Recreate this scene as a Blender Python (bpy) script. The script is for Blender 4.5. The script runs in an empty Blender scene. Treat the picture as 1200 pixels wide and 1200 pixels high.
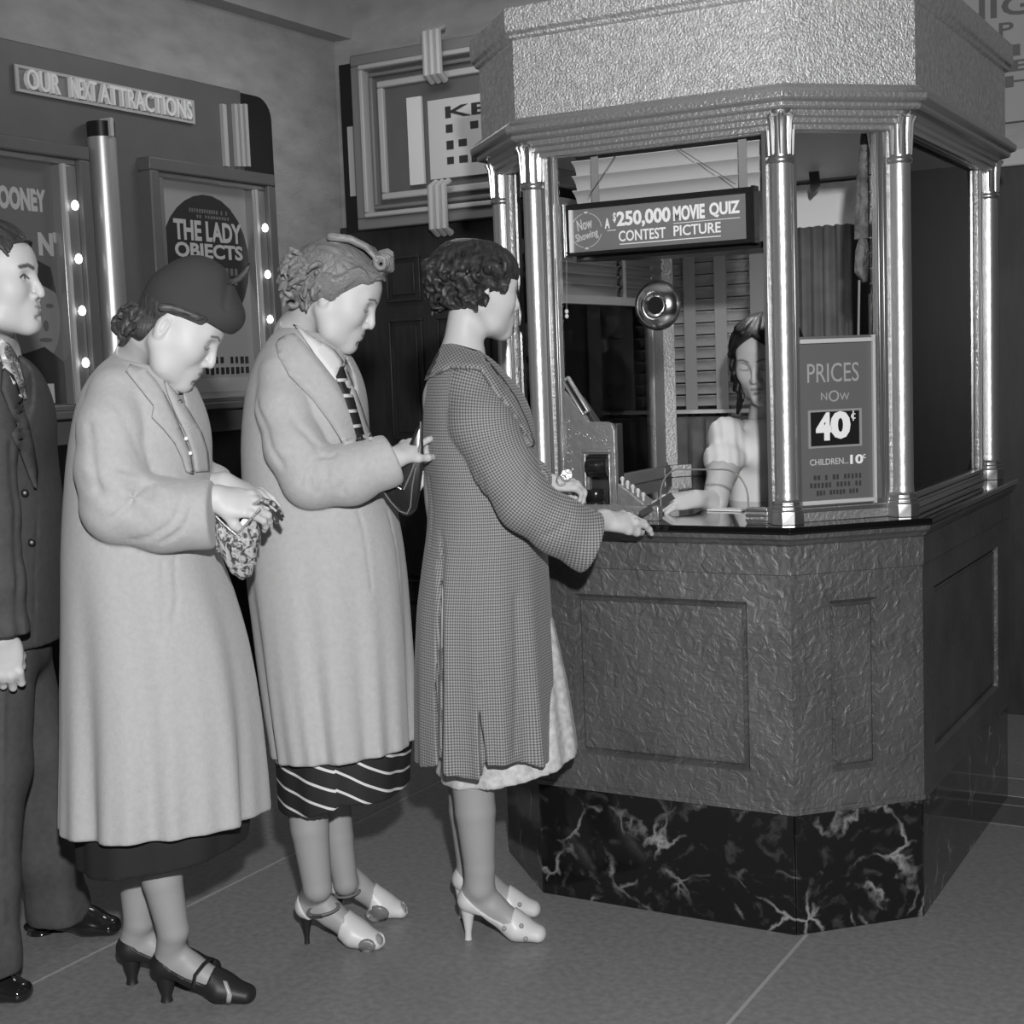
import bpy, bmesh, math, random
import numpy as np
from mathutils import Vector, Matrix

# ---------------------------------------------------------------- camera, light, exposure
SC = bpy.context.scene
COL = SC.collection
F, PIT, ROL, YAW, EYE = 1680.2336, .1011, .0383, .5214, 1.36   # focal length (px of a 1200 px frame), pitch, roll, yaw, lens height
cY, sY = math.cos(YAW), math.sin(YAW)

def c2w(p):
    """room coordinates of a point given to the right of / ahead of the lens"""
    return np.array([cY*p[0]-sY*p[1], sY*p[0]+cY*p[1], p[2]])
def w2c(p):
    return np.array([cY*p[0]+sY*p[1], -sY*p[0]+cY*p[1], p[2]])

cam = bpy.data.cameras.new('camera'); cam_ob = bpy.data.objects.new('camera', cam); COL.objects.link(cam_ob)
cam.sensor_width = 36; cam.sensor_fit = 'HORIZONTAL'; cam.lens = F/1200*36; cam.clip_start = .05
Rw = np.array([cY, sY, 0.]); Fh = np.array([-sY, cY, 0.]); Zw = np.array([0, 0, 1.])
Fw = Fh*math.cos(PIT)-Zw*math.sin(PIT); Uw = Fh*math.sin(PIT)+Zw*math.cos(PIT)
cr, sr = math.cos(ROL), math.sin(ROL)
Xc = cr*Rw-sr*Uw; Uc = sr*Rw+cr*Uw
m = Matrix.Identity(4)
for i in range(3):
    m[i][0] = Xc[i]; m[i][1] = Uc[i]; m[i][2] = -Fw[i]
m[2][3] = EYE
cam_ob.matrix_world = m
SC.camera = cam_ob

W = bpy.data.worlds.new('world'); SC.world = W; W.use_nodes = True
W.node_tree.nodes['Background'].inputs[0].default_value = (1, 1, 1, 1)
W.node_tree.nodes['Background'].inputs[1].default_value = .013

def lamp(name, kind, loc, energy, **kw):
    l = bpy.data.lights.new(name, kind); l.energy = energy
    for k, v in kw.items(): setattr(l, k, v)
    o = bpy.data.objects.new(name, l); o.location = loc; COL.objects.link(o)
    return o
# the press photographer's flash bulb, held up to the right of the lens
fl = c2w((.13, -.3, 1.85))
flash = lamp('flash_bulb', 'SPOT', fl, 510, shadow_soft_size=.045, spot_size=math.radians(95), spot_blend=.6)
flash.rotation_euler = (Vector(c2w((.0, 4.2, 1.15)))-Vector(fl)).to_track_quat('-Z', 'Y').to_euler()
# lobby ceiling lamps
lob = lamp('lobby_ceiling_lamp', 'AREA', (-1.9, 2.9, 3.6), 22, shape='DISK', size=1.2)
lob2 = lamp('lobby_ceiling_lamp', 'AREA', (-3.0, 4.6, 2.95), 7, shape='DISK', size=.6)
# lamp under the roof of the ticket booth
booth_lamp = lamp('booth_lamp', 'AREA', (-1.42, 3.80, 1.86), 3, shape='DISK', size=.22)
booth_fill = lamp('booth_fill_light', 'POINT', (-1.25, 4.05, 1.12), 2.2, shadow_soft_size=.06)  # added fill without a fixture, brightens the dress, curtains and undersides of the slats

SC.view_settings.view_transform = 'Standard'; SC.view_settings.look = 'None'
SC.view_settings.gamma = 1; SC.view_settings.use_curve_mapping = False
SC.view_settings.exposure = 0.0

# ---------------------------------------------------------------- measuring helpers
def ray(px, py):
    """direction of sight through a point of the photograph, (right, ahead, up)"""
    u0, v0 = px-600, py-600
    u = cr*u0-sr*v0; v = sr*u0+cr*v0
    cp, sp = math.cos(PIT), math.sin(PIT)
    b = -v/F
    return np.array([u/F, cp+b*sp, -sp+b*cp])
def at(px, py, d):
    """(right, ahead, up) of what the photograph shows at px, py when it stands d ahead"""
    r = ray(px, py); r = r/r[1]*d; r[2] += EYE
    return r
def wray(px, py):
    return c2w(ray(px, py))
def onX(px, py, X):
    r = wray(px, py); q = r*(X/r[0]); q[2] += EYE; return q
def onY(px, py, Y):
    r = wray(px, py); q = r*(Y/r[1]); q[2] += EYE; return q
def onZ(px, py, z):
    r = wray(px, py); q = r*((z-EYE)/r[2]); q[2] = z; return q

# ---------------------------------------------------------------- object helpers
def tag(o, label=None, cat=None, group=None, kind=None):
    if label: o['label'] = label
    if cat: o['category'] = cat
    if group: o['group'] = group
    if kind: o['kind'] = kind
    return o
def empty(name, loc=(0, 0, 0), rz=0, label=None, cat=None, group=None):
    o = bpy.data.objects.new(name, None); COL.objects.link(o)
    o.location = loc; o.rotation_euler = (0, 0, rz); o.empty_display_size = .1
    return tag(o, label, cat, group)
def link_mesh(name, me, mat, parent=None):
    o = bpy.data.objects.new(name, me); COL.objects.link(o)
    if mat is not None:
        for mm in (mat if isinstance(mat, (list, tuple)) else [mat]): me.materials.append(mm)
    if parent is not None: o.parent = parent
    return o
def root_shift(parent):
    """vertices are written in room coordinates; children are stored relative to an unrotated parent"""
    p = parent; s = Vector((0, 0, 0))
    while p is not None:
        s += p.location; p = p.parent
    return s

class MB:
    """collects shapes into one mesh"""
    def __init__(self): self.v = []; self.f = []
    def add(self, vs, fs):
        n = len(self.v); self.v += [tuple(map(float, p)) for p in vs]; self.f += [tuple(i+n for i in f) for f in fs]
        return self
    def box(self, a, b, M=None):
        x0, y0, z0 = a; x1, y1, z1 = b
        vs = [(x0,y0,z0),(x1,y0,z0),(x1,y1,z0),(x0,y1,z0),(x0,y0,z1),(x1,y0,z1),(x1,y1,z1),(x0,y1,z1)]
        if M is not None: vs = [M(p) for p in vs]
        return self.add(vs, [(3,2,1,0),(4,5,6,7),(0,1,5,4),(1,2,6,5),(2,3,7,6),(3,0,4,7)])
    def tube(self, pts, rad, n=10, cap=True, flat=1.0):
        pts = [np.array(p, float) for p in pts]; N = len(pts)
        if np.isscalar(rad): rad = [rad]*N
        up = np.array([0, 0, 1.]); rings = []; prev = None
        for i, p in enumerate(pts):
            t = pts[min(i+1, N-1)]-pts[max(i-1, 0)]; t = t/(np.linalg.norm(t)+1e-9)
            if prev is None:
                a = np.cross(t, up)
                if np.linalg.norm(a) < .1: a = np.cross(t, [1., 0, 0])
            else:
                a = prev-t*(prev@t)
            a = a/np.linalg.norm(a); prev = a; b = np.cross(t, a)
            rings.append([p+rad[i]*(math.cos(k*2*math.pi/n)*a+flat*math.sin(k*2*math.pi/n)*b) for k in range(n)])
        vs = [q for r in rings for q in r]; fs = []
        for i in range(N-1):
            for k in range(n):
                k2 = (k+1) % n; fs.append((i*n+k, i*n+k2, (i+1)*n+k2, (i+1)*n+k))
        if cap: fs.append(tuple(range(n))[::-1]); fs.append(tuple((N-1)*n+k for k in range(n)))
        return self.add(vs, fs)
    def lathe(self, prof, c=(0, 0, 0), n=24, M=None):
        vs = []; fs = []; N = len(prof)
        for r, z in prof:
            for k in range(n):
                a = 2*math.pi*k/n; p = (c[0]+r*math.cos(a), c[1]+r*math.sin(a), c[2]+z)
                vs.append(M(p) if M else p)
        for i in range(N-1):
            for k in range(n):
                k2 = (k+1) % n; fs.append((i*n+k, i*n+k2, (i+1)*n+k2, (i+1)*n+k))
        fs.append(tuple(range(n))[::-1]); fs.append(tuple((N-1)*n+k for k in range(n)))
        return self.add(vs, fs)
    def prism(self, outline, z0, z1, M=None):
        """flat outline [(x, y)] raised from z0 to z1; M maps (x, y, z) to room coordinates"""
        n = len(outline); vs = [(x, y, z0) for x, y in outline]+[(x, y, z1) for x, y in outline]
        if M: vs = [M(p) for p in vs]
        fs = [tuple(range(n))[::-1], tuple(range(n, 2*n))]+[(k, (k+1) % n, (k+1) % n+n, k+n) for k in range(n)]
        return self.add(vs, fs)
    def frame(self, o, i, d0, d1, M):
        """rectangular ring: outer (u0,v0,u1,v1), inner (u0,v0,u1,v1), depth d0..d1"""
        (a, b, c, d), (e, f, g, h) = o, i
        self.box((a, b, d0), (c, f, d1), M); self.box((a, h, d0), (c, d, d1), M)
        self.box((a, f, d0), (e, h, d1), M); self.box((g, f, d0), (c, h, d1), M)
        return self
    def build(self, name, mat, parent=None, smooth=False, bevel=0, fix=True, ang=35):
        me = bpy.data.meshes.new(name)
        s = root_shift(parent)
        me.from_pydata([(x-s[0], y-s[1], z-s[2]) for x, y, z in self.v], [], self.f)
        if fix:
            bm = bmesh.new(); bm.from_mesh(me); bmesh.ops.recalc_face_normals(bm, faces=bm.faces); bm.to_mesh(me); bm.free()
        me.validate()
        if smooth:
            me.shade_smooth()
            try: me.set_sharp_from_angle(angle=math.radians(ang))
            except Exception: pass
        o = link_mesh(name, me, mat, parent)
        if bevel:
            b = o.modifiers.new('bevel', 'BEVEL'); b.width = bevel; b.segments = 2; b.limit_method = 'ANGLE'
            me.shade_smooth()
            try: me.set_sharp_from_angle(angle=math.radians(ang))
            except Exception: pass
        return o

def plane_frame(o, u, v):
    """maps (a, b, depth) to o + a*u + b*v + depth*(u x v)"""
    o, u, v = (np.array(t, float) for t in (o, u, v)); n = np.cross(u, v)
    return lambda p: o+u*p[0]+v*p[1]+n*p[2]

# ---------------------------------------------------------------- materials
MATS = {}
def mat(name, grey, rough=.6, metal=0., bump=0., bscale=60., bdetail=4., vary=0., vscale=8., emit=0., coat=0., distort=0., kind='noise', stretch=(1, 1, 1), dist=.01, spec=None, attr=None, sheen=0.):
    if name in MATS: return MATS[name]
    m = bpy.data.materials.new(name); m.use_nodes = True; MATS[name] = m
    nt = m.node_tree; N = nt.nodes; L = nt.links; b = N['Principled BSDF']
    b.inputs['Roughness'].default_value = rough; b.inputs['Metallic'].default_value = metal
    b.inputs['Base Color'].default_value = (grey, grey, grey, 1)
    if coat: b.inputs['Coat Weight'].default_value = coat; b.inputs['Coat Roughness'].default_value = .06
    if spec is not None: b.inputs['Specular IOR Level'].default_value = spec
    if sheen: b.inputs['Sheen Weight'].default_value = sheen; b.inputs['Sheen Roughness'].default_value = .5
    if emit: b.inputs['Emission Color'].default_value = (1, 1, 1, 1); b.inputs['Emission Strength'].default_value = emit
    tc = N.new('ShaderNodeTexCoord'); mp = N.new('ShaderNodeMapping'); mp.inputs['Scale'].default_value = stretch
    L.new(tc.outputs['Object'], mp.inputs[0])
    if attr:
        a = N.new('ShaderNodeAttribute'); a.attribute_name = attr; src = a.outputs['Fac']
        cc = N.new('ShaderNodeCombineColor')
        for i in range(3): L.new(src, cc.inputs[i])
        L.new(cc.outputs[0], b.inputs['Base Color'])
    if vary:
        n = N.new('ShaderNodeTexNoise'); n.inputs['Scale'].default_value = vscale; n.inputs['Detail'].default_value = 6
        L.new(mp.outputs[0], n.inputs[0])
        r = N.new('ShaderNodeMapRange'); r.inputs[1].default_value = .3; r.inputs[2].default_value = .7
        r.inputs[3].default_value = grey*(1-vary); r.inputs[4].default_value = grey*(1+vary)
        L.new(n.outputs[0], r.inputs[0]); cc = N.new('ShaderNodeCombineColor')
        for i in range(3): L.new(r.outputs[0], cc.inputs[i])
        L.new(cc.outputs[0], b.inputs['Base Color'])
    if bump:
        if kind == 'voronoi':
            n = N.new('ShaderNodeTexVoronoi'); n.inputs['Scale'].default_value = bscale; out = n.outputs['Distance']
        else:
            n = N.new('ShaderNodeTexNoise'); n.inputs['Scale'].default_value = bscale; n.inputs['Detail'].default_value = bdetail
            n.inputs['Distortion'].default_value = distort; out = n.outputs[0]
        L.new(mp.outputs[0], n.inputs['Vector'])
        bp = N.new('ShaderNodeBump'); bp.inputs['Strength'].default_value = bump; bp.inputs['Distance'].default_value = dist
        L.new(out, bp.inputs['Height']); L.new(bp.outputs[0], b.inputs['Normal'])
    return m

M_plaster = mat('wall_plaster', .38, .8, bump=.35, bscale=30, vary=.16, vscale=5, stretch=(1, 1, 2.5))
M_ceil = mat('ceiling_plaster', .44, .9, vary=.08)
M_slab = mat('terrazzo', .24, .45, vary=.16, vscale=55, bump=.05, bscale=200)
M_joint = mat('floor_joint', .40, .5)
M_case = mat('case_paint', .13, .45, vary=.06)
M_black = mat('black_paint', .012, .35)
M_wood = mat('dark_wood', .03, .4, vary=.25, vscale=6, stretch=(6, 6, 1))
M_chrome = mat('chrome', .78, .16, 1.)
M_silver = mat('silver_moulding', .46, .38, .7, bump=.6, bscale=120, bdetail=3, dist=.004)
M_column = mat('polished_column', .58, .34, .8, bump=.25, bscale=60, dist=.003)
M_hammer = mat('silver_hammered_metal', .66, .55, .85, bump=.7, bscale=170, bdetail=7, distort=.3, dist=.008, vary=.20, vscale=70)
M_body = mat('grey_embossed_metal', .20, .50, .75, bump=.6, bscale=38, bdetail=7, distort=.9, dist=.008, vary=.16, vscale=7)
M_counter = mat('black_polished_stone', .006, .05, coat=.6)
M_paper = mat('poster_paper', .42, .6)
M_white = mat('white_paint', .78, .5)
M_light = mat('pale_paint', .5, .5)
M_mid = mat('grey_paint', .22, .45)
M_dark = mat('dark_paint', .04, .4)
M_bulb = mat('lit_bulb', .9, .2, emit=3.)
M_blind = mat('blind_slat', .34, .4)
M_tape = mat('blind_tape', .26, .8)
M_curtain = mat('dark_curtain', .045, .85, vary=.2, vscale=20)
M_cord = mat('cord', .03, .8)
M_cast = mat('cast_silver_paint', .36, .34, .5, bump=.6, bscale=45, bdetail=3, dist=.006)
M_bronze = mat('dark_bronze', .035, .2, .6)

def marble():
    m = mat('black_marble', .01, .12, coat=.3); nt = m.node_tree; N = nt.nodes; L = nt.links; b = N['Principled BSDF']
    tc = N['Texture Coordinate']; cols = []
    d = N.new('ShaderNodeTexNoise'); d.inputs['Scale'].default_value = 5; d.inputs['Detail'].default_value = 6
    L.new(tc.outputs['Object'], d.inputs[0])
    add = N.new('ShaderNodeMixRGB'); add.blend_type = 'ADD'; add.inputs[0].default_value = .28
    L.new(tc.outputs['Object'], add.inputs[1]); L.new(d.outputs['Color'], add.inputs[2])
    v = N.new('ShaderNodeTexVoronoi'); v.feature = 'DISTANCE_TO_EDGE'; v.inputs['Scale'].default_value = 7.5
    L.new(add.outputs[0], v.inputs['Vector'])
    r = N.new('ShaderNodeMapRange'); r.inputs[1].default_value = .0; r.inputs[2].default_value = .055; r.inputs[3].default_value = 1; r.inputs[4].default_value = 0
    L.new(v.outputs[0], r.inputs[0])
    n2 = N.new('ShaderNodeTexNoise'); n2.inputs['Scale'].default_value = 9; n2.inputs['Detail'].default_value = 8
    L.new(tc.outputs['Object'], n2.inputs[0])
    r2 = N.new('ShaderNodeMapRange'); r2.inputs[1].default_value = .48; r2.inputs[2].default_value = .66; r2.inputs[3].default_value = 0; r2.inputs[4].default_value = .30
    L.new(n2.outputs[0], r2.inputs[0])
    mu = N.new('ShaderNodeMath'); mu.operation = 'MULTIPLY'; L.new(r.outputs[0], mu.inputs[0]); L.new(r2.outputs[0], mu.inputs[1])
    n3 = N.new('ShaderNodeTexNoise'); n3.inputs['Scale'].default_value = 22; n3.inputs['Detail'].default_value = 8
    L.new(add.outputs[0], n3.inputs[0])
    r3 = N.new('ShaderNodeMapRange'); r3.inputs[1].default_value = .55; r3.inputs[2].default_value = .8; r3.inputs[3].default_value = .008; r3.inputs[4].default_value = .07
    L.new(n3.outputs[0], r3.inputs[0])
    a2 = N.new('ShaderNodeMath'); L.new(mu.outputs[0], a2.inputs[0]); L.new(r3.outputs[0], a2.inputs[1])
    cc = N.new('ShaderNodeCombineColor')
    for i in range(3): L.new(a2.outputs[0], cc.inputs[i])
    L.new(cc.outputs[0], b.inputs['Base Color'])
    return m
M_marble = marble()

def glass_mat():
    m = bpy.data.materials.new('window_glass'); m.use_nodes = True; nt = m.node_tree; N = nt.nodes; L = nt.links
    for n in list(N): N.remove(n)
    o = N.new('ShaderNodeOutputMaterial'); mx = N.new('ShaderNodeMixShader'); t = N.new('ShaderNodeBsdfTransparent')
    g = N.new('ShaderNodeBsdfGlossy'); g.inputs['Roughness'].default_value = .01
    t.inputs[0].default_value = (.985, .985, .985, 1)
    f = N.new('ShaderNodeFresnel'); f.inputs[0].default_value = 1.24
    L.new(f.outputs[0], mx.inputs[0]); L.new(t.outputs[0], mx.inputs[1]); L.new(g.outputs[0], mx.inputs[2]); L.new(mx.outputs[0], o.inputs[0])
    return m
M_glass = glass_mat()

def text_geo(s, offset=0.0, res=3):
    cu = bpy.data.curves.new('lettering', 'FONT'); cu.body = s; cu.offset = offset; cu.resolution_u = res
    cu.align_x = 'LEFT'
    ob = bpy.data.objects.new('lettering', cu); COL.objects.link(ob)
    dg = bpy.context.evaluated_depsgraph_get(); me = bpy.data.meshes.new_from_object(ob.evaluated_get(dg))
    v = np.array([tuple(q.co) for q in me.vertices]); f = [tuple(p.vertices) for p in me.polygons]
    bpy.data.objects.remove(ob); bpy.data.curves.remove(cu); bpy.data.meshes.remove(me)
    return v, f
def text(mb, s, u0, v0, u1, v1, M, depth=.002, offset=.0, skew=0., rot=0.):
    """letters of s fitted into the rectangle u0..u1, v0..v1 of the plane M, raised by depth"""
    v, f = text_geo(s, offset)
    lo, hi = v.min(0), v.max(0)
    x = (v[:, 0]-lo[0])/(hi[0]-lo[0]); y = (v[:, 1]-lo[1])/(hi[1]-lo[1])
    U = u0+(u1-u0)*x; V = v0+(v1-v0)*y+skew*(U-u0)
    if rot:
        cu_, cv_ = (u0+u1)/2, (v0+v1)/2; a, b = U-cu_, V-cv_
        U = cu_+a*math.cos(rot)-b*math.sin(rot); V = cv_+a*math.sin(rot)+b*math.cos(rot)
    n = len(v)
    vs = [M((U[i], V[i], 0)) for i in range(n)]+[M((U[i], V[i], depth)) for i in range(n)]
    # side walls along border edges
    cnt = {}
    for q in f:
        for i in range(len(q)):
            a, b = q[i], q[(i+1) % len(q)]; k = (min(a, b), max(a, b)); cnt[k] = cnt.get(k, [])+[(a, b)]
    fs = [tuple(i+n for i in q) for q in f]
    for k, es in cnt.items():
        if len(es) == 1:
            a, b = es[0]; fs.append((a, b, b+n, a+n))
    mb.add(vs, fs)
    return mb
# ================================================================ the room
XW, YB = -4.006, 5.5
ZC = 3.25
fl_ob = MB().box((-4.3, -1.5, -.06), (3.2, 7.6, -.0015)).build('floor', M_joint); tag(fl_ob, kind='structure')
xs = [-4.06, -2.556, -1.057, .443, 1.943, 3.2]; ys = [-1.5, 1.15, 4.15, 5.65, 7.6]
g = .005
for i in range(len(xs)-1):
    for j in range(len(ys)-1):
        if ys[j] >= 4.15 and i >= 2: continue
        MB().box((xs[i]+g, ys[j]+g, -.02), (xs[i+1]-g, ys[j+1]-g, 0)).build('terrazzo_slab', M_slab, fl_ob)
# border of small tiles behind the booth
M_tile = mat('border_tile', .13, .4, vary=.15, vscale=30)
for j, (a, b) in enumerate([(4.15, 4.34), (4.34, 4.43), (4.43, 4.62), (4.62, 5.5)]):
    x = -1.057
    while x < 3.0:
        w = [.19, .4, .28, .6][j]
        MB().box((x+g, a+g, -.02), (min(x+w, 3.2)-g, b-g, 0)).build('border_tile', M_tile if j in (0, 1) else M_slab, fl_ob)
        x += w
wl = MB().box((XW-.2, -1.5, -.05), (XW, YB+.2, ZC)).build('wall_left', M_plaster); tag(wl, kind='structure')
wb = MB().box((XW, YB, -.05), (3.2, YB+.2, ZC)).build('wall_back', M_plaster); tag(wb, kind='structure')
zs = onX(233, 0, XW)[2]; zs2 = onX(390, 52, XW)[2]; zs = (zs+zs2)/2
t = MB().box((XW, -1.5, zs), (XW+.10, YB, ZC)).build('trim_1', M_ceil); tag(t, kind='structure')
ce = MB().box((-4.3, -1.5, ZC), (3.2, 7.6, ZC+.1)).build('ceiling', M_ceil); tag(ce, kind='structure')

# ---- dark panelled doors and dado of the back wall
dz = onY(470, 262, YB)[2]
dd = MB().box((XW+.02, YB-.05, 0), (3.2, YB, dz)).build('door_1', M_wood); tag(dd, kind='structure')
Mb = plane_frame((0, YB-.05, 0), (1, 0, 0), (0, 0, 1))   # depth towards the camera is n = u x v = -y
pw = onY(497, 300, YB)[0]-onY(462, 300, YB)[0]
x0 = onY(462, 300, YB)[0]; z1 = onY(480, 304, YB)[2]; z0 = onY(480, 351, YB)[2]
for k in range(-2, 8):
    a = x0+k*(pw+.10); b = a+pw
    for (p, q) in [(z0, z1), (z0-.62, z0-.1), (z0-1.28, z0-.72), (.12, z0-1.38)]:
        if q-p < .05 or a < XW+.05: continue
        mb = MB(); mb.frame((a-.012, p-.012, b+.012, q+.012), (a, p, b, q), 0, .014, Mb); mb.box((a+.02, p+.02, 0), (b-.02, q-.02, .01), Mb)
        mb.build('door_panel', M_wood, dd, bevel=.003)

# ---- framed display case high on the back wall
case = empty('display_case', (-3.2, YB, 2.0), label='wide framed display case mounted high on the back wall above the doors', cat='display case')
def P(px, py, d=0): q = onY(px, py, YB-d); return (q[0], q[2])
cx0 = P(412, 75, .1)[0]; cz1 = P(412, 66, .1)[1]; cz0 = P(425, 270, .1)[1]; cx1 = cx0+1.55
Mc = plane_frame((0, YB, 0), (1, 0, 0), (0, 0, 1))
MB().box((cx0, cz0, 0), (cx1, cz1, .075), Mc).build('backing_board', M_case, case)
for k, (o, w, d, mt) in enumerate([(0, .05, .115, M_mid), (.05, .022, .13, M_light), (.085, .018, .10, M_mid), (.125, .03, .095, M_light)]):
    MB().frame((cx0+o, cz0+o, cx1-o, cz1-o), (cx0+o+w, cz0+o+w, cx1-o-w, cz1-o-w), .0, d, Mc).build('moulding', mt, case, bevel=.006)
bx = P(512, 40, .12)[0]; bx2 = P(520, 250, .12)[0]
for (xx, za, zb_) in [(bx, cz1-.17, cz1+.05), (bx2, cz0-.05, cz0+.17)]:
    for s in (-.032, 0, .032):
        MB().tube([(xx+s, YB-.12, za), (xx+s, YB-.165, za+.02), (xx+s, YB-.165, zb_-.02), (xx+s, YB-.12, zb_)], .016, 8).build('clasp_band', M_light, case, smooth=True)
MB().box((cx0-.10, cz0+.0, 0), (cx0, cz1-.02, .06), Mc).build('side_board', M_black, case)
MB().box((cx0-.06, cz0+.16, .06), (cx0-.03, cz1-.3, .075), Mc).build('side_strip', M_light, case)
# posters inside it
a = P(476, 115, .1); b = P(491, 216, .1)
tag(MB().box((a[0], b[1], .085), (a[0]+.075, a[1], .10), Mc).build('card_strip', M_white), 'narrow white upright card strip pinned inside the display case', 'card')
ps = empty('small_poster', (P(500, 110, .1)[0], YB-.1, 2.2), label='white printed poster with dark block lettering inside the high display case', cat='poster')
a = P(499, 110, .1); b = P(505, 213, .1)
pu0, pu1, pv0, pv1 = a[0], a[0]+.50, b[1]+.01, a[1]-.03
MB().box((pu0, pv0, .075), (pu1, pv1, .09), Mc).build('sheet', mat('poster_white', .62, .6), ps)
tm = MB()
for k, s in enumerate(['KEN', 'OUR', 'LONE', 'RIDES']):
    h = (pv1-pv0-.06)/4
    if k == 0: text(tm, s, pu0+.09, pv1-.03-(k+1)*h+.015, pu1-.04, pv1-.03-k*h-.005, lambda p: Mc((p[0], p[1], p[2]+.0905)), .002, .02)
    else:
        rnd = random.Random(k+40)
        for j in range(6):
            if rnd.random() < .85: tm.box((pu0+.09+j*.062, pv1-.03-(k+1)*h+.02+.01*rnd.random(), .0905), (pu0+.09+j*.062+.032+.014*rnd.random(), pv1-.03-k*h-.012, .0925), Mc)
tm.build('lettering', M_dark, ps)

# ---- board with big letters high on the back wall, right of the booth
q0 = onY(1120, 0, YB); q1 = onY(1192, 190, YB)
nb = empty('letter_board', (q0[0], YB, 2.0), label='pale letter board high on the wall beyond the right side of the booth', cat='sign')
u0, u1 = onY(1128, 60, YB)[0], onY(1290, 60, YB)[0]; zt, zb0 = onY(1150, -40, YB)[2], onY(1185, 145, YB)[2]
MB().box((u0, zb0, .02), (u1, zt, .05), Mc).build('board', mat('board_pale', .36, .6), nb)
MB().box((u0-.1, zb0-.16, .02), (u1, zb0-.10, .09), Mc).build('ledge', M_light, nb, bevel=.006)
tm = MB()
a = onY(1148, 18, YB); b = onY(1196, 18, YB)
hgt = onY(1170, 2, YB)[2]-onY(1172, 26, YB)[2]
text(tm, 'NIGHT', a[0]-.08, onY(1172, 24, YB)[2], a[0]+.42, onY(1172, 0, YB)[2], lambda p: Mc((p[0], p[1], p[2]+.05)), .004, .015)
text(tm, 'P', onY(1174, 36, YB)[0], onY(1178, 46, YB)[2], onY(1174, 36, YB)[0]+.05, onY(1178, 30, YB)[2], lambda p: Mc((p[0], p[1], p[2]+.05)), .004, .01)
for k, yy in enumerate((62, 80, 98)):
    text(tm, ['II', 'E', 'H'][k], onY(1178, yy, YB)[0], onY(1186, yy+7, YB)[2], onY(1178, yy, YB)[0]+.17, onY(1186, yy-6, YB)[2], lambda p: Mc((p[0], p[1], p[2]+.05)), .004, .02)
tm.build('lettering', mat('letter_grey', .12, .6), nb)

# ---- poster display on the left wall
disp = empty('poster_display', (XW, 4.2, 0), label='dark wall panel with rounded corner behind the queue, bearing poster frames', cat='wall panel')
Ml = plane_frame((XW, 0, 0), (0, 1, 0), (0, 0, 1))       # a = y, b = z, depth towards +x
def PL(px, py, d=0): q = onX(px, py, XW+d); return (q[1], q[2])
yr = PL(326, 250, .04)[0]; ztop = (PL(0, 45, .04)[1]+PL(300, 112, .04)[1])/2
out = [(2.2, 0.0), (yr, 0.0)]
R_ = .09
for k in range(7):
    a = math.pi/2*k/6; out.append((yr-R_+R_*math.cos(a), ztop-R_+R_*math.sin(a)))
out.append((2.2, ztop))
MB().prism(out, 0, .03, Ml).build('backing', M_black, disp)
yf = PL(288, 200, .06)[0]; zlow = 1.24
MB().box((2.25, zlow-.1, .03), (yf, ztop, .055), Ml).build('face_board', M_case, disp, bevel=.004)
MB().box((2.25, 0, .03), (yf+.1, zlow-.1, .05), Ml).build('lower_board', M_black, disp)
# sign "our next attractions"
sg = empty('attractions_sign', (XW+.06, 3.9, 2.4), label='lettered sign reading OUR NEXT ATTRACTIONS above the poster frames', cat='sign')
a = PL(18, 75, .07); b = PL(229, 146, .07); a2 = PL(20, 106, .07); b2 = PL(229, 118, .07)
s0, s1, v0, v1 = a[0], b[0], (a2[1]+b[1])/2, (a[1]+b2[1])/2
Ms = lambda p: Ml((p[0], p[1], p[2]+.058))
MB().frame((s0, v0, s1, v1), (s0+.012, v0+.01, s1-.012, v1-.01), 0, .012, Ms).build('border', M_light, sg)
MB().box((s0, v0, -.002), (s1, v1, .003), Ms).build('sign_board', M_mid, sg)
W_ = s1-s0
tm = MB(); text(tm, 'OUR', s0+.045*W_, v0+.012, s0+.215*W_, v1-.008, Ms, .02, .012)
text(tm, 'NEXT', s0+.27*W_, v0+.012, s0+.41*W_, v1-.008, Ms, .02, .012)
text(tm, 'ATTRACTIONS', s0+.425*W_, v0+.012, s0+.975*W_, v1-.008, Ms, .02, .012)
tm.build('lettering', mat('sign_letters', .9, .4), sg)
# chrome half column with black cap
cyl = PL(128, 300, .1); ct = PL(127, 163, .1)[1]
col = empty('display_column', (XW+.1, cyl[0], 1.2), label='polished half round metal column standing between the two poster frames', cat='column')
MB().tube([(XW+.10, cyl[0], 0), (XW+.10, cyl[0], ct)], .052, 24).build('shaft', mat('wall_column', .62, .36, .7), col, smooth=True)
MB().tube([(XW+.10, cyl[0], ct), (XW+.10, cyl[0], ct+.055)], .05, 24).build('cap', M_black, col, smooth=True)
MB().box((cyl[0]-.012, ct+.0, .11), (cyl[0]+.004, ct+.065, .16), Ml).build('cap_clip', M_light, col)
# fluted strips above the right frame
for k, xx in enumerate((260, 274, 280, 286)):
    a = PL(xx, 118, .06); b = PL(xx+2, 195, .06)
    MB().box((a[0]-.012, b[1], .055), (a[0]+(.012 if k == 0 else .006), a[1]-.015, .072), Ml).build('fluted_strip', M_light, disp)

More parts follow.
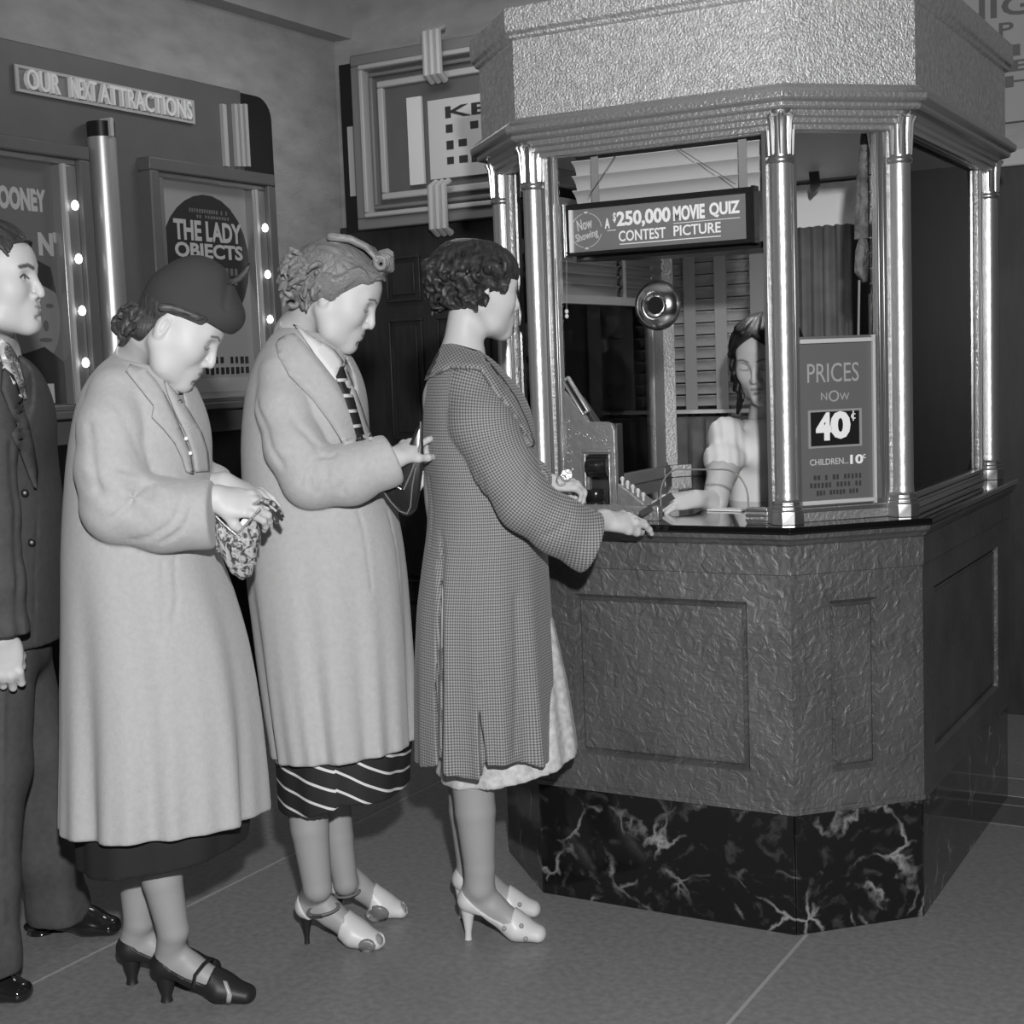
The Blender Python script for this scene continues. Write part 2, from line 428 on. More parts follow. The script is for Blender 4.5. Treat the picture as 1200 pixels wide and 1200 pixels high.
def poster_frame(y0, y1, z0, z1, label, bulbs):
    r = empty('poster_case', (XW+.06, (y0+y1)/2, z0), label=label, cat='poster frame')
    MB().frame((y0, z0, y1, z1), (y0+.05, z0+.03, y1-.05, z1-.05), .05, .12, Ml).build('outer_frame', M_case, r, bevel=.006)
    MB().frame((y0+.05, z0+.03, y1-.05, z1-.05), (y0+.09, z0+.05, y1-.13, z1-.07), .05, .10, Ml).build('inner_lining', mat('lining_metal', .42, .3, .7), r, bevel=.004)
    MB().box((y1-.125, z0+.05, .10), (y1-.11, z1-.07, .112), Ml).build('lining_ridge', M_light, r)
    for (yy, zz) in bulbs:
        b_ = MB()
        b_.lathe([(.002, -.018), (.010, -.014), (.014, -.002), (.010, .012), (.002, .018)], (XW+.125, yy, zz), 10).build('bulb', M_bulb, r, smooth=True)
    return r
# frame 2, in the middle of the picture's left part
f2a = PL(170, 180, .1); f2b = PL(318, 208, .1); f2c = PL(222, 482, .1)
z21 = (f2a[1]+f2b[1])/2; z20 = f2c[1]
bl2 = [PL(299, 266, .12), PL(302, 321, .12), PL(306, 374, .12), PL(308, 425, .12)]
y20, y21 = f2a[0], f2b[0]
pf2 = poster_frame(y20, y21, z20, z21, 'metal lined poster frame right of the half column on the left wall', [(y21-.09, b[1]) for b in bl2])
f1b = PL(100, 180, .1); z11 = z21; y11 = f1b[0]; y10 = y11-(y21-y20)
bl1 = [PL(81, 240, .12), PL(87, 303, .12), PL(91, 364, .12), PL(96, 425, .12)]
pf1 = poster_frame(y10, y11, z20-.0, z11, 'metal lined poster frame at far left behind the man in the suit', [(y11-.09, b[1]) for b in bl1])
# posters
def poster(y0, y1, z0, z1, label):
    r = empty('film_poster', (XW+.06, (y0+y1)/2, z0), label=label, cat='poster')
    return r, (lambda p: Ml((p[0], p[1], p[2]+.056)))
r, Mp = poster(y20, y21, z20, z21, 'film poster reading THE LADY OBJECTS inside the right poster frame')
a0, a1, b0, b1 = y20+.09, y21-.13, z20+.05, z21-.07
MB().box((a0, b0, 0), (a1, b1, .003), Mp).build('sheet', mat('poster_grey', .33, .5), r)
wv = a1-a0; hv = b1-b0
Mq = lambda p: Mp((p[0], p[1], p[2]+.003))
ol = []
for k in range(28):
    a = 2*math.pi*k/28; rr = 1+.05*math.sin(2*a+.8)
    ol.append((a0+wv*(.50+.485*rr*math.cos(a)), b0+hv*(.63+.335*rr*math.sin(a))))
MB().prism(ol, 0, .001, Mq).build('dark_shape', mat('poster_dark', .03, .5), r)
Mq2 = lambda p: Mp((p[0], p[1], p[2]+.004))
tm = MB()
text(tm, 'THE LADY', a0+.16*wv, b0+.735*hv, a0+.93*wv, b0+.83*hv, Mq2, .001, .035)
text(tm, 'OBJECTS', a0+.16*wv, b0+.635*hv, a0+.93*wv, b0+.725*hv, Mq2, .001, .035)
tm.build('title_lettering', mat('print_pale', .5, .5), r)
def dashes(mb, u0, u1, v0, v1, n, M, seed):
    rnd = random.Random(seed); x = u0
    for k in range(n):
        w = (u1-u0)/n
        if rnd.random() < .85: mb.box((u0+k*w, v0+rnd.random()*.15*(v1-v0), 0), (u0+k*w+w*(.5+.2*rnd.random()), v1, .001), M)
tm = MB()
dashes(tm, a0+.22*wv, a0+.88*wv, b0+.58*hv, b0+.615*hv, 12, Mq2, 1); dashes(tm, a0+.2*wv, a0+.86*wv, b0+.53*hv, b0+.565*hv, 14, Mq2, 2)
dashes(tm, a0+.34*wv, a0+.78*wv, b0+.865*hv, b0+.885*hv, 16, Mq2, 3); dashes(tm, a0+.42*wv, a0+.8*wv, b0+.842*hv, b0+.857*hv, 12, Mq2, 4)
tm.build('small_print', mat('print_mid', .16, .5), r)
tm = MB(); dashes(tm, a0+.42*wv, a0+.95*wv, b0+.155*hv, b0+.19*hv, 9, Mq2, 5); dashes(tm, a0+.42*wv, a0+.95*wv, b0+.105*hv, b0+.14*hv, 9, Mq2, 6)
tm.build('footer_print', mat('print_black', .02, .5), r)
MB().box((a0+.02, b0+.02, 0), (a1-.02, b0+.09*hv, .001), Mq).build('footer_band', mat('print_band', .42, .5), r)
r, Mp = poster(y10, y11, z20, z11, 'film poster with large pale capitals and portrait at far left')
a0, a1 = y10+.09, y11-.13
MB().box((a0, b0, 0), (a1, b1, .003), Mp).build('sheet', mat('poster_mid', .15, .5), r)
Mq = lambda p: Mp((p[0], p[1], p[2]+.003))
def pl(px, py): return PL(px, py, .06)
tm = MB(); t0 = pl(2, 222); t1 = pl(53, 250)
text(tm, 'ROONEY', pl(1, 225)[0]-(pl(53, 225)[0]-pl(1, 225)[0])*.24, pl(40, 248)[1], pl(53, 225)[0], pl(40, 221)[1], Mq, .001, .05)
text(tm, "N'", pl(45, 285)[0], pl(58, 300)[1], pl(67, 280)[0], pl(58, 272)[1], Mq, .001, .05)
tm.build('title_lettering', mat('print_pale', .5, .5), r)
# printed bust on the poster: generic portrait in flat greys
def blob(cx, cy, rx, ry, n=20, ph=0): return [(cx+rx*math.cos(2*math.pi*k/n+ph), cy+ry*math.sin(2*math.pi*k/n+ph)) for k in range(n)]
fc = pl(50, 370); jk = pl(50, 450)
MB().prism(blob(fc[0]-.03, fc[1], .11, .17), 0, .001, Mq).build('printed_face', mat('print_face', .24, .5), r)
MB().prism([(fc[0]-.14, fc[1]+.03), (fc[0]-.02, fc[1]+.12), (fc[0]+.07, fc[1]+.08), (fc[0]+.05, fc[1]+.17), (fc[0]-.05, fc[1]+.21), (fc[0]-.14, fc[1]+.16)], .001, .002, Mq).build('printed_hair', mat('poster_dark', .03, .5), r)
for (dx_, dz_, rx_, rz_) in ((.035, .035, .018, .008), (-.03, .035, .018, .008), (.012, -.035, .012, .02), (.008, -.085, .03, .008)):
    MB().prism(blob(fc[0]+dx_, fc[1]+dz_, rx_, rz_, 12), .001, .002, Mq).build('printed_feature', mat('print_shade', .12, .5), r)
MB().prism([(jk[0]-.22, b0+.005), (jk[0]+.16, b0+.005), (jk[0]+.13, jk[1]+.06), (jk[0]+.02, jk[1]+.13), (jk[0]-.1, jk[1]+.1), (jk[0]-.2, jk[1]+.02)], .001, .002, Mq).build('printed_jacket', mat('poster_dark', .03, .5), r)
MB().box((jk[0]-.06, b0+.01, .002), (jk[0]+.05, jk[1]+.0, .003), Mq).build('printed_card', mat('print_pale', .5, .5), r)
# ================================================================ the ticket booth
CX, CYY, BW, CH, SD = -1.0736, 3.1374, .6826, .2412, 1.0408
def plan(o=0.):
    """octagon of the booth pushed outwards by o, anticlockwise from above"""
    t = math.tan(math.radians(22.5))*o
    x0, x1, y0 = CX-BW, CX, CYY; X0, X1, Y0, Y1 = CX-BW-CH, CX+CH, CYY+CH, CYY+CH+SD; y1 = Y1+CH
    return [(x0-t, y0-o), (x1+t, y0-o), (X1+o, Y0-t), (X1+o, Y1+t), (x1+t, y1+o), (x0-t, y1+o), (X0-o, Y1+t), (X0-o, Y0-t)]
booth = empty('ticket_booth', (CX-BW/2, CYY+.7, 0), label='eight-sided silver metal cinema ticket booth with columns, glass windows and black marble base', cat='ticket booth')
def face(i, o=0.):
    """frame of face i: a along the face, b up, depth outwards; also its width"""
    p = plan(o); A = np.array([*p[i], 0.]); B = np.array([*p[(i+1) % 8], 0.]); L_ = np.linalg.norm(B-A); u = (B-A)/L_
    return plane_frame(A, u, (0, 0, 1)), L_
def ring(name, prof, mt, parent=booth, smooth=False, bevel=0.):
    """moulding that runs round the booth; prof = [(offset, z)] from below to above on the outside, closed on the inside"""
    mb = MB(); n = len(prof); P_ = [plan(o) for o, z in prof]
    vs = [(P_[j][i][0], P_[j][i][1], prof[j][1]) for i in range(8) for j in range(n)]
    fs = [(i*n+j, ((i+1) % 8)*n+j, ((i+1) % 8)*n+(j+1) % n, i*n+(j+1) % n) for i in range(8) for j in range(n)]
    return mb.add(vs, fs).build(name, mt, parent, bevel=bevel)

ZB, ZK, ZT = .296, .972, 1.909       # top of the marble, top of the counter, underside of the cornice
# marble base: two slabs on the front, one on every other side
def marble_face(i, cuts):
    M, L_ = face(i, -.004)
    for a, b in zip(cuts[:-1], cuts[1:]):
        MB().box((a*L_+.0015, 0, -.03), (b*L_-.0015, ZB, 0), M).build('marble_slab', M_marble, booth, bevel=.002)
for i in range(8): marble_face(i, [0, 1])
ring('base_core', [(-.05, 0), (-.05, ZB+.02), (-.07, ZB+.02), (-.07, 0)], M_black)
# embossed metal body, one framed panel on every side
def body_face(i, pu0, pu1, z0=.385, z1=.792):
    M, L_ = face(i)
    u0, u1 = pu0, L_-pu1
    mb = MB(); d = -.016
    O = [(0, ZB), (L_, ZB), (L_, .93), (0, .93)]; I = [(u0, z0), (u1, z0), (u1, z1), (u0, z1)]
    s = .010; J = [(u0+s, z0+s), (u1-s, z0+s), (u1-s, z1-s), (u0+s, z1-s)]
    s = .016; K = [(u0+s, z0+s), (u1-s, z0+s), (u1-s, z1-s), (u0+s, z1-s)]
    vs = [M((a, b, 0)) for a, b in O+I]+[M((a, b, d)) for a, b in J]+[M((a, b, d*.45)) for a, b in K]+[M((a+dx, b, d)) for (a, b), dx in zip(K, (0, 0, 0, 0))]
    f = []
    for k in range(4):
        k2 = (k+1) % 4
        f += [(k, k2, 4+k2, 4+k), (4+k, 4+k2, 8+k2, 8+k), (8+k, 8+k2, 12+k2, 12+k)]
    mb.add(vs[:16], f)
    mb.build('body_frame', M_body, booth)
    s = .022
    MB().box((u0+.012, z0+.012, d-.02), (u1-.012, z1-.012, d+.004), M).build('inset_panel', M_body, booth, bevel=.003)
MLC, LLC = face(0)
pa = CX-BW
body_face(0, -1.635-pa, CX+1.18)
_, LC2 = face(1); body_face(1, .10, LC2-.2245)
_, LC3 = face(2); body_face(2, .11, LC3-(4.255-(CYY+CH)), .375, .79)
for i in (3, 4, 5, 6, 7):
    _, l = face(i); body_face(i, .1, .1)
ring('body_core', [(-.02, ZB), (-.02, .93), (-.06, .93), (-.06, ZB)], M_black)
ring('frieze_band', [(0, .857), (.004, .859), (.004, .925), (0, .93), (-.01, .93), (-.01, .857)], M_body)
ring('bottom_edge', [(-.01, ZB-.004), (.003, ZB-.004), (.003, ZB+.008), (-.01, ZB+.008)], M_body)
ring('counter_moulding', [(0, .925), (.008, .930), (.013, .938), (.020, .944), (.022, .954), (-.01, .956), (-.01, .925)], M_body)
# polished black worktop all the way through
pp = plan(.026)
ctop = MB().prism(pp, .956, ZK).build('counter_top', M_counter, bevel=.003)
tag(ctop, 'polished black stone counter top running round the ticket booth beneath its windows', 'counter')

# columns
M_colbase = mat('column_base_metal', .5, .3, .9)
def column(x, y):
    r = MB().lathe([(.030, ZK+.052), (.0275, ZK+.056), (.026, ZK+.075), (.0255, ZK+.4), (.0252, 1.795)], (x, y, 0), 28).build('column', M_column, booth, smooth=True)
    b = MB(); b.lathe([(.040, ZK), (.040, ZK+.030), (.036, ZK+.036), (.037, ZK+.040), (.033, ZK+.046), (.034, ZK+.050), (.029, ZK+.058)], (x, y, 0), 8)
    b.build('column_base', M_colbase, r, bevel=.0015)
    c = MB(); c.lathe([(.0255, 1.792), (.030, 1.795), (.031, 1.800), (.030, 1.805), (.0258, 1.808), (.026, 1.83), (.027, 1.87), (.029, 1.892), (.033, 1.903), (.034, 1.91)], (x, y, 0), 28)
    for k in range(8):                                   # upright leaves of the capital
        a = 2*math.pi*(k+.5)/8; ca, sa = math.cos(a), math.sin(a)
        pts = [(x+q*ca, y+q*sa, z) for q, z in ((.0265, 1.812), (.0275, 1.85), (.0295, 1.884), (.036, 1.900), (.040, 1.898), (.038, 1.892))]
        c.tube(pts, [.004, .0055, .006, .0065, .0045, .0025], 6)
    c.build('capital', M_colbase, r, smooth=True, ang=50)
    return r
for (x, y) in plan(-.05): column(x, y)
# entablature: architrave mouldings, cornice, fascia and crown
ZW = 1.868
ring('architrave', [(-.085, ZW), (-.034, ZW), (-.034, ZW+.010), (-.026, ZW+.014), (-.026, ZW+.024), (-.018, ZW+.028), (-.018, 1.912), (-.085, 1.912)], M_silver, bevel=.001)
ring('cornice', [(-.05, 1.908), (.004, 1.908), (.008, 1.913), (.008, 1.921), (.020, 1.925), (.024, 1.930), (.024, 1.942), (.014, 1.950), (.010, 1.956), (.004, 1.958), (.004, 1.962), (-.05, 1.962)], M_silver, bevel=.001)
fas = ring('fascia', [(-.06, 1.96), (-.006, 1.96), (-.006, 2.157), (-.06, 2.157)], M_hammer)
ring('crown_moulding', [(-.06, 2.15), (-.002, 2.15), (.004, 2.154), (.006, 2.162), (.014, 2.168), (.016, 2.176), (.016, 2.225), (-.06, 2.225)], M_hammer, bevel=.002)
MB().prism(plan(-.03), 2.19, 2.235).build('roof_board', M_mid, booth)
MB().prism(plan(-.06), 1.913, 1.94).build('booth_ceiling', M_light, booth)

# window frames and panes
def window(i, sl, sr_, rail=.04, top=.0, pane=True, arch=False):
    M, L_ = face(i, -.055); z0, z1 = ZK, ZW+.004
    fr = MB()
    fr.frame((-.01, z0, L_+.01, z1), (sl, z0+rail, L_-sr_, z1-.006-top), -.022, .0, M)
    fr.build('window_frame', M_silver, booth, bevel=.002)
    f2 = MB(); e = .010
    f2.frame((sl-e, z0+rail-e, L_-sr_+e, z1-.006-top+e), (sl, z0+rail, L_-sr_, z1-.006-top), 0, .008, M)
    f2.frame((sl-e*2.4, z0+rail-e*2.2, L_-sr_+e*2.4, z1-.006-top+e*2.2 if False else z1-top), (sl-e*1.4, z0+rail-e*1.4, L_-sr_+e*1.4, z1-.006-top), 0, .005, M)
    f2.build('frame_bead', M_colbase, booth, bevel=.001)
    return M, L_
def pane(M, a, b, z0, z1, d=-.012):
    return MB().box((a, z0, d), (b, z1, d+.004), M).build('window_pane', M_glass, booth)
MW, LW = face(0, -.055)
pw0 = onY(654, 350, CYY+.055)[0]-plan(-.055)[0][0]; pw1 = plan(-.055)[1][0]-onY(896, 350, CYY+.055)[0]
# front window: the frame has no bottom rail where the wicket opens
fr = MB(); z0, z1 = ZK, ZW+.004
fr.box((-.01, z0, -.022), (pw0, z1, 0), MW); fr.box((LW-pw1, z0, -.022), (LW+.01, z1, 0), MW); fr.box((pw0, z1-.006, -.022), (LW-pw1, z1, 0), MW)
wk0, wk1 = -1.42-plan(-.055)[0][0], -1.195-plan(-.055)[0][0]      # the wicket
fr.box((wk1+.0, z0, -.022), (LW-pw1, z0+.036, .006), MW); fr.box((pw0, z0, -.022), (wk0, z0+.036, .006), MW)
fr.build('window_frame', M_silver, booth, bevel=.002)
bd = MB()
for (a, b) in [(pw0-.012, pw0-.002), (pw0-.030, pw0-.022), (pw0-.05, pw0-.044)]: bd.box((a, z0+.0, 0), (b, z1, .008), MW)
for (a, b) in [(LW-pw1+.002, LW-pw1+.012)]: bd.box((a, z0, 0), (b, z1, .008), MW)
for k in range(3): bd.box((wk1, z0+.004+k*.012, .006), (LW-pw1, z0+.010+k*.012, .012), MW)
bd.build('frame_bead', M_colbase, booth, bevel=.001)
# glass with the arched wicket cut out
ol = [(pw0, z0+.036), (wk0, z0+.036), (wk0, z0+.06)]
for k in range(1, 8):
    a = math.pi-math.pi/2*k/7; ol.append((wk0+.05+.05*math.cos(a), z0+.06+.065*math.sin(a)))
for k in range(0, 9):
    a = math.pi/2-math.pi/2*k/8; ol.append((wk1-.06+.06*math.cos(a), z0+.055+.07*math.sin(a)))
ol += [(wk1, z0+.036), (LW-pw1, z0+.036), (LW-pw1, z1-.006), (pw0, z1-.006)]
gp = MB().prism(ol, -.012, -.008, MW).build('window_pane', M_glass, booth)
wr = MB(); wr.tube([MW((a, b, -.01)) for a, b in ol[1:-3]], .0022, 6); wr.build('wicket_edge', M_mid, booth, smooth=True)
# chrome speaking port in the pane
sp = onY(770, 358, CYY+.055); su = sp[0]-plan(-.055)[0][0]
Msp = lambda p: MW((su+p[0], sp[2]+p[1], -.01+p[2]))
prt = MB().lathe([(.028, .0), (.058, 0), (.060, .006), (.056, .016), (.044, .026), (.034, .030), (.030, .026), (.027, .012), (.026, -.03), (.028, -.03)], (0, 0, 0), 36, Msp).build('speaking_port', M_chrome, booth, smooth=True)
rp = MB(); rp.lathe([(.022, .012), (.027, .014), (.029, .020), (.026, .024), (.021, .020)], (0, 0, 0), 30, Msp); rp.build('port_ring', M_chrome, prt, smooth=True)
MB().lathe([(.001, .004), (.024, .004), (.024, .008), (.001, .010)], (0, 0, 0), 30, Msp).build('port_screen', M_mid, prt)
cr_w = .19
M1, L1 = window(1, .035, .055, rail=.045)
pane(M1, .035, L1-.055, ZK+.045, ZW-.002)
for i, (sl, s2) in {2: (.055, .11), 3: (.05, .05), 4: (.08, .08), 5: (.05, .05), 6: (.09, .055), 7: (.05, .05)}.items():
    M_, l_ = window(i, sl, s2)
    pane(M_, sl, l_-s2, ZK+.04, ZW-.002)

# ================================================================ inside the booth
bf = MB().prism(plan(-.09), .12, .16).build('booth_floor', M_dark, booth)
# inner bench behind the counter so that nothing shows through
# roller slats over the front window (a blind drawn almost up)
def blind(name, M, a0, a1, z0, z1, pitch, tilt, tapes, label, group=None, depth=.05, thick=.002, tw=.022, mt=M_blind, cordz=None):
    r = empty(name, tuple(M(((a0+a1)/2, z1, 0))), label=label, cat='blind', group=group)
    n = int((z1-z0)/pitch)
    for k in range(n):
        z = z1-pitch*(k+.5); c, s = math.cos(tilt)*depth/2, math.sin(tilt)*depth/2
        mb = MB(); ns = 4; vs = []
        for q in range(ns+1):
            t_ = -1+2*q/ns; arc = .16*depth*(1-t_*t_)
            vs += [M((a0, z+s*t_+arc*math.cos(tilt), c*t_-arc*math.sin(tilt))), M((a1, z+s*t_+arc*math.cos(tilt), c*t_-arc*math.sin(tilt)))]
        vs2 = [tuple(np.array(v)+np.array([0, 0, thick])) for v in vs]; m_ = len(vs)
        fs = []
        for q in range(ns):
            i = 2*q; fs += [(i, i+1, i+3, i+2), (m_+i+2, m_+i+3, m_+i+1, m_+i)]
        fs += [(0, 1, m_+1, m_), (m_-2, m_-1, 2*m_-1, 2*m_-2)]
        mb.add(vs+vs2, fs); mb.build('slat', mt, r, smooth=True, fix=False)
    for t_ in tapes:
        MB().box((t_-tw/2, z0, depth*.5), (t_+tw/2, z1, depth*.5+.002), M).build('ladder_tape', M_tape, r)
    MB().box((a0, z1, -depth*.4), (a1, z1+.03, depth*.4), M).build('head_rail', mt, r)
    return r
Mf = plane_frame((0, CYY+.13, 0), (1, 0, 0), (0, 0, 1))
tp = [onY(698, 200, CYY+.11)[0], onY(871, 180, CYY+.11)[0]]
blind('window_blind', Mf, -1.66, -1.09, 1.74, 1.895, .036, .95, tp, 'pale wide-slat blind drawn up at the top of the front ticket window', depth=.048, tw=.02, mt=mat('bright_slat', .5, .35))
# hanging lettered sign box
sn = empty('quiz_sign', (-1.38, CYY+.075, 1.68), label='hanging oblong sign reading A $250,000 MOVIE QUIZ CONTEST PICTURE in the front window', cat='sign')
Ys = CYY+.085
a = onY(663, 243, Ys); b = onY(884, 216, Ys); c = onY(663, 300, Ys); d = onY(887, 284, Ys)
x0, x1 = a[0], b[0]; sz1, sz0 = (a[2]+b[2])/2, (c[2]+d[2])/2
Mn = plane_frame((0, Ys, 0), (1, 0, 0), (0, 0, 1))
MB().box((x0, sz0, -.022), (x1, sz1, -.002), Mn).build('sign_box', M_black, sn, bevel=.002)
MB().frame((x0, sz0, x1, sz1), (x0+.012, sz0+.008, x1-.02, sz1-.014), -.002, .008, Mn).build('sign_frame', mat('sign_frame_black', .02, .15), sn, bevel=.002)
fx0, fx1, fz0, fz1 = x0+.012, x1-.02, sz0+.008, sz1-.014
MB().box((fx0, fz0, -.002), (fx1, fz1, .001), Mn).build('sign_face', mat('sign_face', .19, .5), sn)
MB().box((fx0, fz0, .001), (fx0+.008, fz1, .010), Mn).build('chrome_strip', mat('bright_strip', .85, .3), sn)
MB().box((x1-.005, sz0-.002, -.022), (x1+.002, sz1+.002, .010), Mn).build('end_cap', M_chrome, sn); MB().box((x0-.003, sz0-.002, -.022), (x0+.002, sz1+.002, .010), Mn).build('end_cap', M_chrome, sn)
Mt = lambda p: Mn((p[0], p[1], p[2]+.001))
w_, h_ = fx1-fx0, fz1-fz0
M_ltr = mat('white_lettering', .95, .5)
tm = MB(); text(tm, 'A', fx0+.205*w_, fz0+.50*h_, fx0+.235*w_, fz0+.74*h_, Mt, .001, .03)
text(tm, '$', fx0+.255*w_, fz0+.62*h_, fx0+.272*w_, fz0+.86*h_, Mt, .001, .02)
text(tm, '250,000', fx0+.276*w_, fz0+.47*h_, fx0+.585*w_, fz0+.87*h_, Mt, .001, .035)
text(tm, 'MOVIE', fx0+.60*w_, fz0+.53*h_, fx0+.775*w_, fz0+.87*h_, Mt, .001, .04)
text(tm, 'QUIZ', fx0+.80*w_, fz0+.53*h_, fx0+.965*w_, fz0+.87*h_, Mt, .001, .035)
text(tm, 'CONTEST', fx0+.285*w_, fz0+.17*h_, fx0+.555*w_, fz0+.42*h_, Mt, .001, .015)
text(tm, 'PICTURE', fx0+.60*w_, fz0+.19*h_, fx0+.86*w_, fz0+.43*h_, Mt, .001, .015)
tm.box((fx0+.29*w_, fz0+.10*h_, 0), (fx0+.86*w_, fz0+.12*h_, .001), Mt); tm.box((fx0+.22*w_, fz0+.445*h_, 0), (fx0+.27*w_, fz0+.46*h_, .001), Mt)
tm.box((fx0+.6*w_, fz0+.475*h_, 0), (fx0+.965*w_, fz0+.488*h_, .001), Mt)
tm.build('lettering', M_ltr, sn)
tm = MB(); text(tm, 'Now', fx0+.04*w_, fz0+.52*h_, fx0+.13*w_, fz0+.78*h_, Mt, .001, .015, rot=.15)
text(tm, 'Showing', fx0+.03*w_, fz0+.24*h_, fx0+.165*w_, fz0+.48*h_, Mt, .001, .015, rot=.2)
cx_, cz_ = fx0+.095*w_, fz0+.5*h_; rr = .40*h_
for s0_, s1_ in ((.15, 1.35), (1.8, 2.9), (3.5, 4.5), (4.9, 6.0)):
    tm.tube([Mt((cx_+rr*1.02*math.cos(q), cz_+rr*math.sin(q), .001)) for q in np.linspace(s0_, s1_, 8)], .0009, 5)
for q in (1.57, 4.71): tm.lathe([(.001, 0), (.004, 0), (.004, .001), (.001, .001)], (0, 0, 0), 10, lambda p, q=q: Mt((cx_+rr*1.05*math.cos(q)+p[0]*1.4, cz_+rr*1.05*math.sin(q)+p[1]*.7, p[2])))
tm.build('script_lettering', mat('pale_lettering', .62, .5), sn)
cd = MB()
for (p, q) in (((690, 230), (728, 172)), ((862, 216), (786, 168))):
    a = onY(*p, Ys); b = onY(*q, Ys); cd.tube([a, b], .0008, 5)
cd.build('hanging_cord', M_cord, sn)
# triangular underside shelf of the sign seen from below
MB().prism([(x0, -.05), (x1, -.05), (x1-.02, -.22), (x0+.30, -.20)], sz0-.012, sz0+.004, lambda p: np.array([p[0], Ys-p[1], p[2]])).build('sign_back', M_black, sn)

# back of the booth
YI = CYY+CH+SD+.10
MI = plane_frame((0, YI, 0), (1, 0, 0), (0, 0, 1))
def PI2(px, py, Y=YI): q = onY(px, py, Y); return q[0], q[2]
a = PI2(772, 300); b = PI2(884, 472)
tps = [PI2(782, 400)[0], PI2(812, 400)[0], PI2(848, 400)[0]]
blind('window_blind', MI, a[0]-.02, b[0]+.03, b[1]-.02, 1.80, .040, .95, tps, 'grey venetian blind lowered over the rear window of the booth behind the cashier', depth=.040, tw=.042)
MB().box((b[0]+.0, .9, -.02), (b[0]+.05, 1.9, .02), MI).build('rear_mullion', M_light, booth)
a = PI2(768, 380); c = PI2(784, 380)
mu = MB(); mu.box((a[0], .9, .03), (c[0], 1.58, .055), MI); mu.box((a[0]+.012, .9, .055), (a[0]+.022, 1.58, .06), MI); mu.build('rear_mullion', M_light, booth, bevel=.002)
a = PI2(690, 470); b = PI2(900, 470)
MB().box((a[0]-.3, PI2(800, 480)[1]-.012, .0), (b[0]+.1, PI2(800, 480)[1], .05), MI).build('rear_sill', M_light, booth)
# white upper panel at the rear, right part, with strap
a = PI2(925, 180); b = PI2(1012, 262)
wp = MB().box((a[0], b[1], -.01), (b[0]+.1, 1.9, .0), MI).build('rear_panel', M_white, booth)
y_ = PI2(960, 208)[1]; MB().box((a[0], y_-.012, 0), (b[0]+.1, y_+.012, .008), MI).build('rear_rail', M_mid, booth)
a = PI2(945, 150, YI-.2); b = PI2(956, 226, YI-.2)
st = MB().prism([(a[0]-.012, a[1]+.1), (a[0]+.02, a[1]+.1), (b[0]+.014, b[1]+.02), (b[0]-.01, b[1]), (b[0]-.016, b[1]+.01)], -.003, .003, plane_frame((0, YI-.2, 0), (1, 0, 0), (0, 0, 1))).build('hanging_strap', M_dark)
tag(st, 'short dark strap hanging before the white panel behind the right front window', 'strap')
def curtain(name, M, a0, a1, z0, z1, n, amp, label, mt=M_curtain, top=.0, seed=1):
    rnd = random.Random(seed); mb = MB(); N_ = n*8; rows = 6; ph = [rnd.random()*.8 for _ in range(n+1)]
    vs = []
    for r in range(rows+1):
        for k in range(N_+1):
            t_ = k/N_; w = math.sin(2*math.pi*(t_*n+.35*ph[int(t_*n)]+.05*r/rows)); z = z1+(z0-z1)*r/rows
            if r == 0: z += top*math.sin(2*math.pi*t_*n*1.3)
            vs.append(M((a0+(a1-a0)*t_, z, amp*w*(.55+.45*r/rows))))
    m_ = N_+1; fs = [(r*m_+k, r*m_+k+1, (r+1)*m_+k+1, (r+1)*m_+k) for r in range(rows) for k in range(N_)]
    o = mb.add(vs, fs).build(name, mt, smooth=True, fix=False); s = o.modifiers.new('thickness', 'SOLIDIFY'); s.thickness = .003
    return tag(o, label, 'curtain')
a = PI2(700, 490); b = PI2(860, 560)
curtain('cafe_curtain', plane_frame((0, YI-.06, 0), (1, 0, 0), (0, 0, 1)), a[0]-.12, b[0]+.1, PI2(780, 557, YI-.06)[1], PI2(780, 489, YI-.06)[1], 13, .012, 'short dark gathered curtain across the bottom of the rear booth window', mt=mat('curtain_grey', .09, .85, vary=.3, vscale=14), seed=3)
a = PI2(928, 260); b = PI2(1000, 400)
curtain('long_curtain', plane_frame((0, YI-.07, 0), (1, 0, 0), (0, 0, 1)), a[0]-.02, b[0]+.02, .95, PI2(960, 265, YI-.07)[1], 6, .016, 'long dark grey curtain hanging behind the prices card', mt=mat('curtain_mid', .10, .85, vary=.2, vscale=14), top=.002, seed=5)
MB().box((-1.99+.12, 1.0, -.02), (-1.62, 1.0+.001, .0), MI)
# left side: valance board inside the left windows
a = onX(660, 312, -1.90); 
Mv = plane_frame((-1.915, 0, 0), (0, 1, 0), (0, 0, 1))
vz1 = onX(700, 315, -1.9)[2]; vz0 = onX(700, 352, -1.9)[2]; y0_ = CYY+CH+.05; y1_ = CYY+CH+SD-.05
blind('window_blind', Mv, y0_, y1_, vz0+.012, 1.80, .030, 1.1, [y0_+.2, y0_+.62], 'half drawn dark blind inside the left side window of the booth', depth=.035, mt=mat('shade_slat', .16, .5))
MB().box((y0_, vz0-.012, -.01), (y1_, vz0+.012, .02), Mv).build('bottom_rail', mat('rail_grey', .2, .5), booth)
# right side: blind inside the right window
Mr = plane_frame((-.95, 0, 0), (0, -1, 0), (0, 0, 1))
blind('window_blind', Mr, -(CYY+CH+SD-.14), -(CYY+CH+.08), 1.50, 1.86, .036, .35, [-(CYY+CH+.75)], 'dark wide-slat blind inside the right side window of the booth', depth=.045, mt=mat('shade_slat2', .6, .35))
curtain('side_curtain', plane_frame((-.965, 0, 0), (0, -1, 0), (0, 0, 1)), -(CYY+CH+SD-.10), -(CYY+CH+.06), 1.0, 1.50, 16, .010, 'dark curtain inside the right side window below the blind', seed=9)

